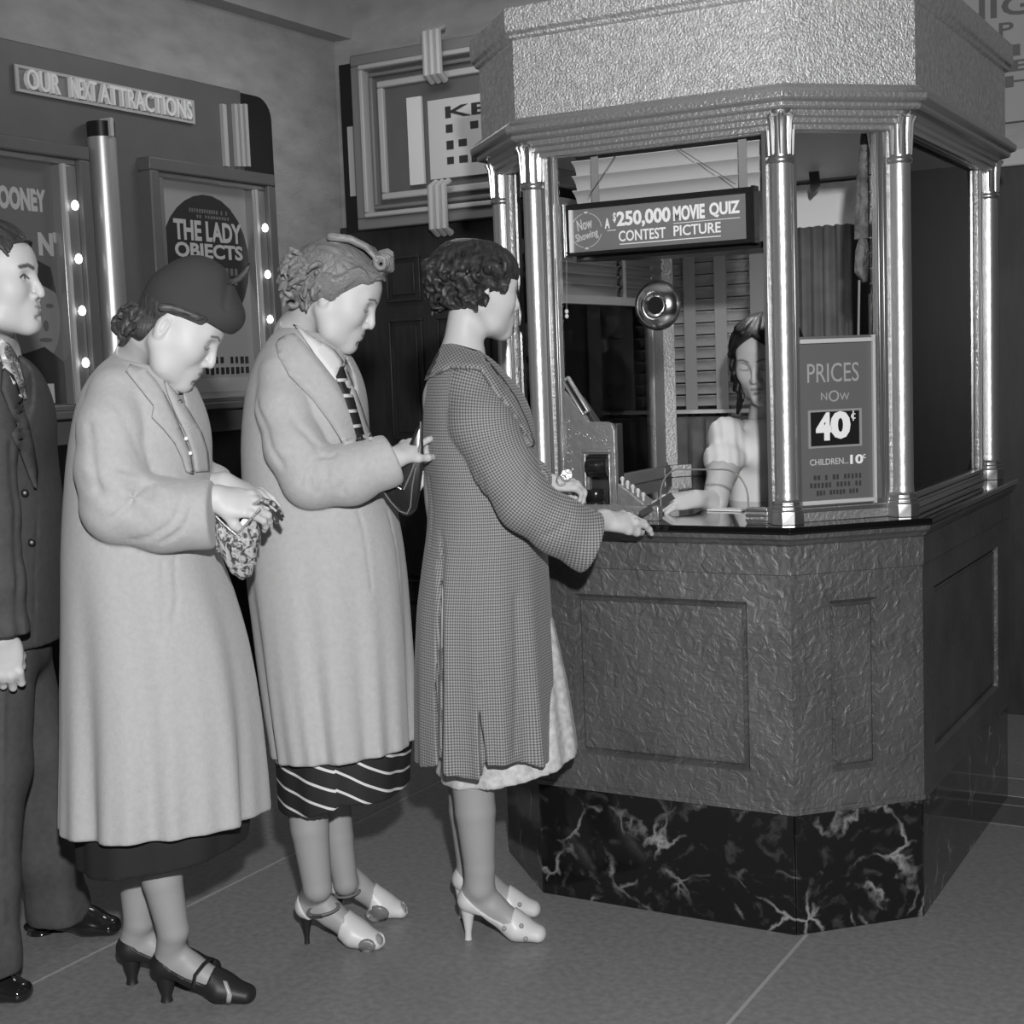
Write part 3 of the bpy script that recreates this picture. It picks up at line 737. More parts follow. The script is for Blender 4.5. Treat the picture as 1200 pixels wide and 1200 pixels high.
# rolled cloth hanging by the right front column
rc = MB(); P0 = []
for t_, (px, py) in enumerate([(1012, 152), (1013, 180), (1011, 205), (1012, 230), (1010, 255), (1011, 280)]):
    P0.append(onY(px, py, CYY+.42))
rc.tube(P0, [.006, .013, .015, .017, .018, .020], 10)
q = P0[-1]
rc.tube([q, q+np.array([0, 0, -.03]), q+np.array([-.004, 0, -.08]), q+np.array([.004, 0, -.105])], [.018, .034, .032, .012], 10, flat=.5)
o = rc.build('rolled_cloth', mat('cloth_grey', .17, .9, bump=.8, bscale=50, vary=.5, vscale=30, dist=.02), smooth=True)
tag(o, 'patterned cloth rolled up and hanging on a cord inside the right corner of the booth', 'cloth')
q2 = onY(1006, 395, CYY+.42)
MB().tube([q+np.array([-.01, 0, -.1]), q2], .003, 6).build('pull_cord', mat('pale_cord', .3, .7), o)
# pull cord with two beads inside the front window
a = onY(664, 305, CYY+.12); b = onY(664, 365, CYY+.12)
o = MB().tube([a, b], .0008, 5).build('pull_cord', mat('pale_cord', .3, .7)); tag(o, 'thin blind cord with two white beads beside the left front column', 'cord')
for s in (0, .012): MB().lathe([(.001, -.006), (.0045, -.003), (.005, 0), (.0045, .003), (.001, .006)], (b[0], b[1], b[2]-s), 10).build('bead', M_white, o, smooth=True)
a = onY(738, 480, YI-.1); b = onY(739, 523, YI-.1)
o = MB().tube([onY(738, 400, YI-.1), b], .0015, 5).build('pull_cord', M_cord); tag(o, 'dark blind cord with pale beads before the short rear curtain', 'cord')
for s in (0, .014): MB().lathe([(.001, -.007), (.006, -.003), (.007, 0), (.006, .003), (.001, .007)], (b[0], b[1], b[2]-s), 10).build('bead', M_white, o, smooth=True)

# prices card standing in the right front window
MP, LP_ = face(1, -.048)
def PP(px, py):
    r_ = wray(px, py); o_ = MP((0, 0, 0)); n_ = MP((0, 0, 1))-o_; u_ = MP((1, 0, 0))-o_
    t_ = ((o_-np.array([0, 0, EYE]))@n_)/(r_@n_); q_ = r_*t_+np.array([0, 0, EYE]); return (q_-o_)@u_, q_[2]
pc = empty('prices_card', tuple(MP((LP_/2, 1.0, 0))), label='framed grey card reading PRICES NOW 40 cents in the right front window', cat='sign')
a = PP(935, 395); b = PP(1026, 588); a0, a1, b0, b1 = a[0]+.004, b[0], b[1]-.002, a[1]
MB().box((a0, b0, -.014), (a1, b1, -.004), MP).build('card', mat('card_grey', .12, .45), pc)
MB().box((a0, b1-.016, -.004), (a1, b1-.006, .006), MP).build('top_strip', M_light, pc, bevel=.002); MB().box((a0, b0+.004, -.004), (a1, b0+.014, .006), MP).build('bottom_strip', M_light, pc, bevel=.002)
MB().box((a1-.005, b0, -.004), (a1+.002, b1, .006), MP).build('side_strip', M_light, pc, bevel=.001)
Mc_ = lambda p: MP((p[0], p[1], p[2]-.004))
def rect(x0, y0, x1, y1):
    p = PP(x0, y1); q = PP(x1, y0); return p[0], p[1], q[0], q[1]
tm = MB(); text(tm, 'PRICES', *rect(947, 424, 1007, 449), Mc_, .001, .0); text(tm, 'N', *rect(963, 460, 970, 469), Mc_, .001, 0); text(tm, 'O', *rect(972, 457, 984, 471), Mc_, .001, 0); text(tm, 'W', *rect(985, 460, 996, 469), Mc_, .001, 0)
tm.build('lettering', mat('card_letters', .34, .5), pc)
r4 = rect(948, 478, 1010, 526)
MB().frame(r4, (r4[0]+.006, r4[1]+.005, r4[2]-.006, r4[3]-.005), 0, .003, Mc_).build('number_frame', mat('card_frame', .28, .5), pc)
MB().box((r4[0]+.006, r4[1]+.005, 0), (r4[2]-.006, r4[3]-.005, .001), Mc_).build('number_plate', M_black, pc)
tm = MB(); Md = lambda p: MP((p[0], p[1], p[2]-.003))
text(tm, '4', *rect(957, 483, 975, 517), Md, .001, .05); text(tm, '0', *rect(974, 481, 997, 515), Md, .001, .05); text(tm, 'c', *rect(998, 484, 1003, 491), Md, .001, 0); tm.box(rect(1000, 481, 1001, 493)[:2]+(0,), rect(1000, 481, 1001, 493)[2:]+(.001,), Md)
text(tm, '10', *rect(997, 532, 1012, 544), Md, .001, .03); text(tm, 'c', *rect(1012, 532, 1015, 537), Md, .001, .0)
tm.build('number_lettering', mat('number_white', .85, .5), pc)
tm = MB(); text(tm, 'CHILDREN...', *rect(950, 536, 995, 546), Mc_, .001, .01); tm.build('children_lettering', mat('card_white', .5, .5), pc)
tm = MB()
for k in range(3): dashes(tm, rect(950, 556, 1012, 560)[0]+(.008 if k == 2 else 0), rect(950, 556, 1012, 560)[2]-(.01 if k == 2 else 0), PP(980, 562+9*k)[1], PP(980, 556+9*k)[1], 14, Mc_, 20+k)
tm.build('small_print', mat('card_dark', .04, .5), pc)
# ================================================================ modelling bodies and cloth as smooth solids
A_ = lambda *p: np.array(p, float)
def smin(a, b, k):
    if k <= 0: return np.minimum(a, b)
    h = np.maximum(k-np.abs(a-b), 0)/k
    return np.minimum(a, b)-h*h*k*.25
def smax(a, b, k): return -smin(-a, -b, k)
def cone(p, a, b, ra, rb, flat=None):
    """capsule from a to b whose radius runs from ra to rb; flat=(axis, factor) squeezes it along an axis"""
    a = np.asarray(a, float); b = np.asarray(b, float); ab = b-a; L2 = ab@ab+1e-12
    t = np.clip(((p-a)@ab)/L2, 0, 1); q = p-a-t[:, None]*ab
    if flat is not None:
        ax, f = flat; ax = ax/np.linalg.norm(ax); q = q+((q@ax)*(1/f-1))[:, None]*ax
    return np.sqrt((q*q).sum(1))-(ra+(rb-ra)*t)
def ell(p, c, r, R=None):
    q = p-np.asarray(c, float)
    if R is not None: q = q@R
    r = np.asarray(r, float); k0 = np.sqrt(((q/r)**2).sum(1)); k1 = np.sqrt(((q/(r*r))**2).sum(1))+1e-9
    return k0*(k0-1)/k1
def chain(p, pts, k=.02, flat=None):
    """pts = [(xyz, r), ...] joined capsules"""
    d = None
    for (a, ra), (b, rb) in zip(pts[:-1], pts[1:]):
        c = cone(p, a, b, ra, rb, flat); d = c if d is None else smin(d, c, k)
    return d
def polydist(p, pts):
    d = None
    for a, b in zip(pts[:-1], pts[1:]):
        c = cone(p, a, b, 0, 0); d = c if d is None else np.minimum(d, c)
    return d
def box_sd(p, c, h, R=None, r=.0):
    q = p-np.asarray(c, float)
    if R is not None: q = q@R
    q = np.abs(q)-(np.asarray(h)-r)
    return np.sqrt((np.maximum(q, 0)**2).sum(1))+np.minimum(q.max(1), 0)-r

def hnoise(p, s, seed=0):
    """cheap smooth pseudo noise"""
    q = p*s; r = random.Random(seed); o = 0
    for i in range(4):
        a = A_(r.uniform(-1, 1), r.uniform(-1, 1), r.uniform(-1, 1)); a /= np.linalg.norm(a); o = o+np.sin(q@a*(1+.35*i)*3+r.uniform(0, 6)+1.2*np.sin(q@np.roll(a, 1)*2))
    return o/4

def polygonize(f, lo, hi, h, B=8, marg=1.7):
    lo = np.asarray(lo, float); hi = np.asarray(hi, float)
    nb = np.ceil((hi-lo)/(h*B)).astype(int); n = nb*B
    cidx = np.stack(np.meshgrid(*[np.arange(k) for k in nb], indexing='ij'), -1).reshape(-1, 3)
    cc = lo+(cidx+.5)*B*h-.5*h
    dc = f(cc)
    D = np.repeat(np.repeat(np.repeat(np.where(dc < 0, -1., 1.).reshape(nb).astype(np.float32)*.5, B, 0), B, 1), B, 2)
    act = np.abs(dc) < h*B*.87*marg
    off = np.stack(np.meshgrid(*[np.arange(B)]*3, indexing='ij'), -1).reshape(-1, 3)
    ai = cidx[act]*B
    step = 400
    for s in range(0, len(ai), step):
        g = (ai[s:s+step, None, :]+off[None]).reshape(-1, 3)
        D[g[:, 0], g[:, 1], g[:, 2]] = f(lo+g*h)
    S = D < 0
    c = np.zeros(tuple(n-1), np.int8)
    for i in (0, 1):
        for j in (0, 1):
            for k in (0, 1): c += S[i:n[0]-1+i, j:n[1]-1+j, k:n[2]-1+k]
    ci = np.argwhere((c > 0) & (c < 8))
    idx = -np.ones(tuple(n-1), np.int64); idx[ci[:, 0], ci[:, 1], ci[:, 2]] = np.arange(len(ci))
    corner = [(i, j, k) for i in (0, 1) for j in (0, 1) for k in (0, 1)]
    val = np.stack([D[ci[:, 0]+i, ci[:, 1]+j, ci[:, 2]+k] for i, j, k in corner], 1)
    acc = np.zeros((len(ci), 3)); cnt = np.zeros(len(ci))
    for a in range(8):
        for b in range(a+1, 8):
            A, Bc = corner[a], corner[b]
            if sum(abs(x-y) for x, y in zip(A, Bc)) != 1: continue
            va, vb = val[:, a], val[:, b]; m_ = (va < 0) != (vb < 0)
            t = np.where(m_, va/(va-vb+1e-20), 0)
            pt = np.array(A, float)[None]+t[:, None]*(np.array(Bc, float)-np.array(A, float))[None]
            acc += np.where(m_[:, None], pt, 0); cnt += m_
    V = lo+(ci+acc/cnt[:, None])*h
    Fs = []
    for ax in range(3):
        u, v = [(1, 2), (2, 0), (0, 1)][ax]
        sl0 = [slice(None)]*3; sl1 = [slice(None)]*3; sl0[ax] = slice(0, n[ax]-1); sl1[ax] = slice(1, n[ax])
        a = S[tuple(sl0)]; b = S[tuple(sl1)]
        e = np.argwhere(a != b)
        e = e[(e[:, u] > 0) & (e[:, v] > 0) & (e[:, u] < n[u]-1) & (e[:, v] < n[v]-1)]
        if not len(e): continue
        s = a[e[:, 0], e[:, 1], e[:, 2]]
        def gi(du, dv):
            q = e.copy(); q[:, u] -= du; q[:, v] -= dv; return idx[q[:, 0], q[:, 1], q[:, 2]]
        q = np.stack([gi(1, 1), gi(0, 1), gi(0, 0), gi(1, 0)], 1)
        q[~s] = q[~s][:, ::-1]
        Fs.append(q)
    Fq = np.concatenate(Fs); Fq = Fq[(Fq >= 0).all(1)]
    return V, Fq

def np_mesh(name, V, Fq, mt, parent=None, attrs=None, origin=None):
    """mesh from arrays; V in (right, ahead, up), stored relative to the figure's root"""
    me = bpy.data.meshes.new(name)
    V = np.asarray(V, float)-(origin if origin is not None else 0)
    me.vertices.add(len(V)); me.vertices.foreach_set('co', V.astype(np.float32).ravel())
    me.loops.add(len(Fq)*4); me.loops.foreach_set('vertex_index', Fq.astype(np.int32).ravel())
    me.polygons.add(len(Fq)); me.polygons.foreach_set('loop_start', np.arange(0, len(Fq)*4, 4, dtype=np.int32))
    me.update(calc_edges=True); me.shade_smooth()
    for k, a in (attrs or {}).items():
        at_ = me.attributes.new(k, 'FLOAT', 'POINT'); at_.data.foreach_set('value', np.asarray(a, np.float32))
    return link_mesh(name, me, mt, parent)

class Figure:
    """a person: root empty at the feet; everything is given in (right, ahead, up) and stored relative to the root"""
    def __init__(self, label, x, y, group=None, name='person', cat='person'):
        self.o = A_(x, y, 0); w = c2w(self.o)
        self.root = empty(name, tuple(w), YAW, label, cat, group)
    def solid(self, name, f, lo, hi, h, mt, parent=None, attrs=None):
        V, Fq = polygonize(f, lo, hi, h)
        at_ = {k: g(V) for k, g in (attrs or {}).items()}
        return np_mesh(name, V, Fq, mt, parent or self.root, at_, self.o)
    def multi(self, name, parts, mt, attrs=None):
        """several solids that run into one another, kept as one mesh"""
        Vs, Fs, n = [], [], 0
        for f, lo, hi, h in parts:
            V, Fq = polygonize(f, lo, hi, h); Vs.append(V); Fs.append(Fq+n); n += len(V)
        V = np.concatenate(Vs); at_ = {k: g(V) for k, g in (attrs or {}).items()}
        return np_mesh(name, V, np.concatenate(Fs), mt, self.root, at_, self.o)
    def mesh(self, name, mb, mt, parent=None, smooth=True, bevel=0., solid=0., ang=60):
        o = self.o; mb.v = [(x-o[0], y-o[1], z-o[2]) for x, y, z in mb.v]
        par = parent or self.root; me = bpy.data.meshes.new(name); me.from_pydata(mb.v, [], mb.f)
        bm = bmesh.new(); bm.from_mesh(me); bmesh.ops.recalc_face_normals(bm, faces=bm.faces); bm.to_mesh(me); bm.free()
        if smooth:
            me.shade_smooth(); me.set_sharp_from_angle(angle=math.radians(ang))
        ob = link_mesh(name, me, mt, par)
        if solid: s = ob.modifiers.new('thickness', 'SOLIDIFY'); s.thickness = solid; s.offset = 0
        return ob

LENS = A_(0, 0, EYE)
def hits(f, pts, near=2.4, far=4.8, lift=0.):
    """points of the solid f seen at the given places of the photograph"""
    r = np.array([ray(*q) for q in pts]); r /= np.linalg.norm(r, axis=1)[:, None]; t = np.full(len(r), near); go = np.ones(len(r), bool); bd = np.full(len(r), 9.); bt = t.copy()
    for _ in range(70):
        d = np.zeros(len(r)); d[go] = f(LENS+r[go]*t[go, None]); b_ = go & (d < bd); bd[b_] = d[b_]; bt[b_] = t[b_]; go = go & (d > .0006) & (t < far)
        if not go.any(): break
        t[go] += np.maximum(d[go]*.6, .0005)
    t = np.where(bd > .0007, bt, t)
    return LENS+r*(t-lift)[:, None]
def hit(f, px, py, **k): return hits(f, [(px, py)], **k)[0]
def patch(fig, name, f, outline, mt, lift=.006, thick=.006, parent=None, n=14, dfall=None, edge=.004):
    """cloth piece (lapel, collar, pocket flap) lying on the solid f, with its outline given in the photograph"""
    P_ = np.array(outline, float)
    # triangulated fill: resample outline, grid points inside
    pts = []
    for a, b in zip(P_, np.roll(P_, -1, 0)):
        L_ = np.linalg.norm(b-a); m_ = max(1, int(L_/4)); pts += [a+(b-a)*k/m_ for k in range(m_)]
    pts = np.array(pts)
    bm = bmesh.new(); vs = [bm.verts.new((x, y, 0)) for x, y in pts]; fa = bm.faces.new(vs)
    bmesh.ops.triangulate(bm, faces=[fa])
    for _ in range(2):
        es = [e for e in bm.edges if e.calc_length() > 8]
        if es: bmesh.ops.subdivide_edges(bm, edges=es, cuts=1); bmesh.ops.triangulate(bm, faces=[q for q in bm.faces if len(q.verts) > 3])
    bm.verts.ensure_lookup_table(); co = [(v.co.x, v.co.y) for v in bm.verts]; bound = [any(e.is_boundary for e in v.link_edges) for v in bm.verts]
    fs = [tuple(v.index for v in q.verts) for q in bm.faces]; bm.verts.index_update(); fs = [tuple(v.index for v in q.verts) for q in bm.faces]; bm.free()
    H = hits(f, co); med = np.median([h_[1] for h_ in H])
    out = []
    for h_, (x, y), bd_ in zip(H, co, bound):
        if abs(h_[1]-med) > .12: h_ = at(x, y, med)
        r = h_-LENS; r /= np.linalg.norm(r); out.append(h_-r*(lift))
    mb = MB(); mb.add(out, fs)
    o = fig.mesh(name, mb, mt, parent)
    s = o.modifiers.new('thickness', 'SOLIDIFY'); s.thickness = thick; s.offset = 0
    return o
def bump_dot(fig, name, f, px, py, r, mt, parent=None, lift=.004):
    c = hit(f, px, py); d = c-LENS; d /= np.linalg.norm(d)
    mb = MB(); u = np.cross(d, A_(0, 0, 1)); u /= np.linalg.norm(u); v = np.cross(u, d)
    mb.lathe([(r*.1, lift+.004), (r*.75, lift+.004), (r, lift+.002), (r, -lift), (r*.1, -lift)], (0, 0, 0), 14, lambda p: c+u*p[0]+v*p[1]-d*p[2])
    return fig.mesh(name, mb, mt, parent)

def crease_fn(f0, lines, depth_px=True):
    """dents along lines seen in the photograph: [( [(px,py),...], width, depth )]"""
    C = []
    for pts, w, a in lines: C.append((list(hits(f0, pts)), w, a))
    def f(p):
        d = f0(p)
        for pts, w, a in C: d = d+a*np.exp(-(polydist(p, pts)/w)**2)
        return d
    return f

class Stack:
    """garment body: sections from the photograph's left and right edges, [(py, left, right, half depth)], at distance d(py)"""
    def __init__(self, rows, d, fold=None, exp=2.0, yc=None):
        z, cx, cy, rx, ry = [], [], [], [], []
        for r in rows:
            py, l, rt, hd = r[:4]; dd = d if np.isscalar(d) else np.interp(py, d[0], d[1])
            a, b = at(l, py, dd), at(rt, py, dd); z.append((a[2]+b[2])/2); cx.append((a[0]+b[0])/2); cy.append(dd+(r[4] if len(r) > 4 else 0)); rx.append((b[0]-a[0])/2); ry.append(hd)
        o = np.argsort(z); self.z = np.array(z)[o]; self.t = [np.array(q)[o] for q in (cx, cy, rx, ry)]
        # smooth resampling
        zz = np.linspace(self.z[0], self.z[-1], 80); tt = [np.interp(zz, self.z, q) for q in self.t]
        for _ in range(3): tt = [np.concatenate([[q[0]], (q[:-2]+2*q[1:-1]+q[2:])/4, [q[-1]]]) for q in tt]
        self.z = zz; self.t = tt; self.fold = fold; self.exp = exp
    def sec(self, z): return [np.interp(z, self.z, q) for q in self.t]
    def __call__(self, p, grow=0., cap=True):
        z = p[:, 2]; cx, cy, rx, ry = self.sec(z)
        x = (p[:, 0]-cx); y = (p[:, 1]-cy); rx = rx+grow; ry = ry+grow
        th = np.arctan2(y/ry, x/rx)
        e = (np.abs(x/rx)**self.exp+np.abs(y/ry)**self.exp)**(1/self.exp)
        if self.fold is not None: e = e/(1+self.fold(th, z))
        rr = np.sqrt(x*x+y*y)/np.maximum(e, .05)
        d = (e-1)*np.minimum(rr, np.maximum(rx, ry))*.95
        if cap: d = smax(d, z-self.z[-1], .06)
        return d

# ---- heads
def Rot(yaw, bow, tilt=0.):
    """columns: forward, left, up of a head that looks right along the picture; yaw > 0 turns towards the lens, bow > 0 looks down"""
    cy_, sy_ = math.cos(-yaw), math.sin(-yaw); cb, sb = math.cos(bow), math.sin(bow); ct, st_ = math.cos(tilt), math.sin(tilt)
    Rz = np.array([[cy_, -sy_, 0], [sy_, cy_, 0], [0, 0, 1.]]); Ry = np.array([[cb, 0, sb], [0, 1, 0], [-sb, 0, cb]]); Rx = np.array([[1, 0, 0], [0, ct, -st_], [0, st_, ct]])
    return Rz@Ry@Rx
class Head:
    def __init__(self, nose_px, d, yaw, bow, tilt=0., s=1., male=False, eyes='down', occ=0.):
        self.occ = occ
        self.R = Rot(yaw, bow, tilt); self.s = s; self.male = male; self.eyes = eyes
        tip = at(*nose_px, d); self.c = tip-self.R@(A_(.111, 0, -.034)*s)
    def loc(self, p): return ((p-self.c)@self.R)/self.s
    def pt(self, *l): return self.c+self.R@(np.array(l, float)*self.s)
    def sdf(self, p):
        q = self.loc(p); m_ = self.male
        a = q.copy(); a[:, 1] = np.abs(a[:, 1])        # mirrored sides
        d = ell(q, (-.008+self.occ/2, 0, .029), (.093-self.occ/2, .073, .075))
        d = smin(d, ell(q, (.026, 0, -.015), (.060, .058, .085)), .03)
        d = smin(d, ell(q, (.052, 0, .040), (.036, .052, .036)), .03)           # forehead
        jw = .047 if m_ else .041
        d = smin(d, cone(a, (.002, .054, -.045), (.035, jw, -.078), .016, .015), .035)
        d = smin(d, cone(a, (.035, jw, -.078), (.072, .010, -.094), .015, .014 if not m_ else .016), .03)
        d = smin(d, ell(q, (.045, 0, -.065), (.040, .040, .032)), .03)
        d = smin(d, ell(q, (.0785, 0, -.0945), (.0165, .018 if not m_ else .021, .0145)), .020)
        d = smin(d, cone(a, (.084, .010, .020), (.074, .038, .022), .0075, .0075), .018)  # brow
        d = smin(d, ell(a, (.054, .040, -.024), (.028, .023, .026)), .035)                 # cheek
        d = smin(d, ell(q, (.078, 0, -.062), (.020, .027, .026)), .018)                    # mouth mound
        d = smax(d, -ell(a, (.100, .031, .003), (.018, .015, .0095)), .012)                # eye hollow
        d = smin(d, ell(a, (.071, .031, .002), (.0145, .0165, .0125)), .005)               # lidded eye
        nl = .014 if m_ else .011
        d = smin(d, cone(q, (.087, 0, .012), (.1035, 0, -.024), .0066, .0080), .012)        # nose
        d = smin(d, ell(q, (.1030, 0, -.0325), (.0090, .0090, .0076)), .006)
        d = smin(d, ell(a, (.094, nl, -.0365), (.0085, .0055, .0058)), .008)
        d = smax(d, -cone(q, (.101, 0, -.047), (.100, 0, -.052), .0022, .0030), .004)      # groove over the lip
        d = smin(d, ell(a, (.0900, .006, -.0575), (.0080, .0130, .0046)), .005)            # lips
        d = smin(d, ell(q, (.0885, 0, -.0685), (.0085, .0150, .0058)), .005)
        d = smax(d, -cone(a, (.0990, 0, -.0630), (.0885, .020, -.0612), .0008, .0006), .0025)
        d = smax(d, -ell(q, (.096, 0, -.079), (.005, .014, .0040)), .008)
        # ears
        Re = np.array([[.93, -.36, 0], [.36, .93, 0], [0, 0, 1.]])
        e = ell(a, (-.004, .0715, -.010), (.014, .0065, .0255), Re); e = smin(e, ell(a, (.000, .071, -.029), (.008, .006, .009)), .006)
        e = smax(e, -ell(a, (.001, .077, -.008), (.0075, .0050, .015), Re), .005)
        d = smin(d, e, .006)
        return d*self.s
    def tone(self, V, base=.62, lip=.30, brow=.16):
        q = self.loc(V); a = q.copy(); a[:, 1] = np.abs(a[:, 1]); t = np.where(V[:, 2] < .7, base*.58, base)
        def mixin(t, dist, w, val, soft): m_ = np.clip(1-(dist-w)/soft, 0, 1); return t+(val-t)*m_
        near = (np.sqrt((q**2).sum(1)) < .17) & (q[:, 0] > .055); a2 = a.copy(); a2[:, 0] = 0
        pd = lambda L: polydist(a2, [A_(0, y, z) for y, z in L])
        lp = np.minimum(ell(a, (.0920, .006, -.0574), (.0115, .0130, .0042)), ell(q, (.0905, 0, -.0682), (.0115, .0145, .0052)))
        t = np.where(near, mixin(t, lp, .0, lip, .0015), t)
        bl = pd([(.012, .0200), (.028, .0255), (.046, .0215)])
        t = np.where(near, mixin(t, bl, .0012 if not self.male else .0030, brow, .0022), t)
        if self.eyes == 'down':
            ls = pd([(.0175, -.0035), (.025, -.0070), (.036, -.0075), (.046, -.0035)])
            t = np.where(near, mixin(t, ls, .0005, .14, .0018), t)
        elif self.eyes == 'open':
            ey = ell(a, (.0865, .0305, .001), (.010, .0125, .0052)); t = np.where(near, mixin(t, ey, 0, .72, .0008), t)
            ir = np.sqrt((a[:, 1]-.031)**2+(a[:, 2]-.0015)**2); t = np.where(near & (a[:, 0] > .07) & (ey < .0006), mixin(t, ir, .0042, .06, .001), t)
            ls = pd([(.0170, .000), (.025, .0058), (.037, .0060), (.046, .0005)])
            t = np.where(near, mixin(t, ls, .0016, .05, .0012), t)
        return t

# ---- hands
def hand_sdf(wrist, along, back, side=1., s=1., curl=(.35, .4, .45, .5), spread=.0, thumb=(.5, .35), forearm=None, tcurl=.3, pip=None):
    """wrist position, direction of the fingers, direction of the back of the hand; side = +1 when the thumb leaves towards back x along"""
    x = np.array(along, float); x /= np.linalg.norm(x); z = np.array(back, float); z -= x*(z@x); z /= np.linalg.norm(z); y = np.cross(z, x)*side
    R = np.stack([x, y, z], 1); w = np.array(wrist, float)
    P_ = lambda a, b, c: w+R@(np.array([a, b, c])*s)
    segs = []
    bases = [(.083, .028), (.089, .009), (.085, -.010), (.076, -.027)]; lens = [.072, .080, .074, .057]; rad = [.0086, .0088, .0083, .0074]
    for i, ((bx_, by_), L_, r) in enumerate(zip(bases, lens, rad)):
        p = np.array([bx_, by_, .0]); ang = 0; az = spread*(1.5-i)*.5; pts = [(P_(*p), r*1.12*s)]
        c = curl[i]; pc_ = (pip[i] if pip else c*1.25)
        for j, (fr, da) in enumerate(((.46, c), (.30, pc_), (.24, pc_*.6))):
            ang += da; dx = math.cos(ang)*math.cos(az); dy = math.cos(ang)*math.sin(az); dz = -math.sin(ang)
            p = p+np.array([dx, dy, dz])*L_*fr; pts.append((P_(*p), r*(1.02-.09*(j+1))*s))
        segs.append(pts)
    ta, tb = thumb                   # opening in the palm plane, and drop under it
    p = np.array([.022, .026, -.006]); pts = [(P_(*p), .0125*s)]; a = ta+.35; b = tb
    for j, (L_, r) in enumerate(((.040, .0115), (.032, .0100), (.026, .0085))):
        p = p+np.array([math.cos(a)*math.cos(b), math.sin(a)*math.cos(b), -math.sin(b)])*L_; pts.append((P_(*p), r*s)); a -= tcurl
    th = pts
    pal = [((0, 0, 0), (.060, .033, .0135), (.046, 0, -.002))]
    c_ = P_(.046, .001, -.003)
    pts_all = np.array([q for sg_ in segs+[th] for q, _ in sg_]+[w])
    def f(p):
        d = ell(p, c_, np.array([.056, .039, .0155])*s, R)
        d = smin(d, cone(p, w, P_(.03, 0, -.001), .021*s, .022*s, (z, .72)), .015)
        d = smin(d, ell(p, P_(.035, .022, -.008), np.array([.028, .016, .015])*s, R), .012)
        kn = None
        for sg_ in segs:
            c = chain(p, sg_, .004); kn = c if kn is None else np.minimum(kn, c)
        d = smin(d, kn, .009)
        d = smin(d, chain(p, th, .006), .010)
        if forearm is not None: d = smin(d, chain(p, forearm, .02, ), .02)
        return d
    allp = pts_all if forearm is None else np.concatenate([pts_all, np.array([q for q, _ in forearm])])
    m_ = .05 if forearm is not None else .035
    return f, allp.min(0)-m_, allp.max(0)+m_, P_

# ---- hair made of swept locks over a cap
def lock(p, pts, r0, r1, k=.004):
    n = len(pts); d = None
    for i in range(n-1):
        a, b = pts[i], pts[i+1]; t0, t1 = i/(n-1), (i+1)/(n-1)
        prof = lambda t: (r0+(r1-r0)*t)*min(1, .45+2.2*t if t < .25 else 1)
        c = cone(p, a, b, prof(t0), prof(t1)); d = c if d is None else np.minimum(d, c)
    return d

# ---- shoes and feet
def foot_frame(heel, toe):
    """heel and toe given as floor points (right, ahead, 0)"""
    h_ = np.array(heel, float); t = np.array(toe, float); x = t-h_; L_ = np.linalg.norm(x); x /= L_; y = np.cross(A_(0, 0, 1), x)
    return h_, np.stack([x, y, A_(0, 0, 1)], 1), L_
def foot_parts(heel, toe, hh, grow=0.):
    h_, R, L_ = foot_frame(heel, toe); P_ = lambda a, b, c: h_+R@A_(a*L_, b, c)
    g_ = grow
    def f(p):
        q = (p-h_)@R; 
        d = chain(p, [(P_(.13, 0, hh+.030), .027+g_), (P_(.36, .0, hh*.72+.032), .026+g_), (P_(.66, .002, hh*.12+.028), .026+g_)], .02, (A_(*R[:, 1]), 1.06))
        d = smin(d, chain(p, [(P_(.66, .002, hh*.12+.024), .024+g_), (P_(.90, 0, .018), .0155+g_)], .02, (A_(*R[:, 1]), 1.45)), .02)
        d = smin(d, cone(p, P_(.20, 0, hh+.070), P_(.58, 0, hh*.2+.038), .024+g_, .018+g_), .022)
        d = smax(d, -(q[:, 2]-(.004 if grow <= 0 else .0)-hh*np.clip(1-(q[:, 0]/L_-.28)/.38, 0, 1)**1.3*(q[:, 0]/L_ < .72)), .006)
        return d
    return f, h_, R, L_, P_
# ================================================================ the people in the queue
M_skin = mat('skin', .6, .5, attr='tone', bump=.15, bscale=300, dist=.001, spec=.4)
M_wool = mat('pale_wool', .46, .9, bump=.5, bscale=420, bdetail=3, vary=.05, vscale=90, dist=.002, sheen=.15)
M_wool2 = mat('pale_wool_warm', .47, .9, bump=.5, bscale=420, bdetail=3, vary=.05, vscale=80, dist=.002, sheen=.15)
M_felt = mat('dark_felt', .05, .95, bump=.3, bscale=300, dist=.002)
M_skirt = mat('dark_cloth', .018, .9)
M_shoe_b = mat('black_suede', .018, .5)
M_shoe_w = mat('white_leather', .66, .4, vary=.05)
M_brownp = mat('tan_leather', .20, .35)
M_suit = mat('dark_suit', .072, .85, bump=.3, bscale=400, dist=.002, vary=.12, vscale=60)
M_shirt = mat('white_cotton', .78, .8)
M_patent = mat('black_leather', .02, .18, coat=.3)

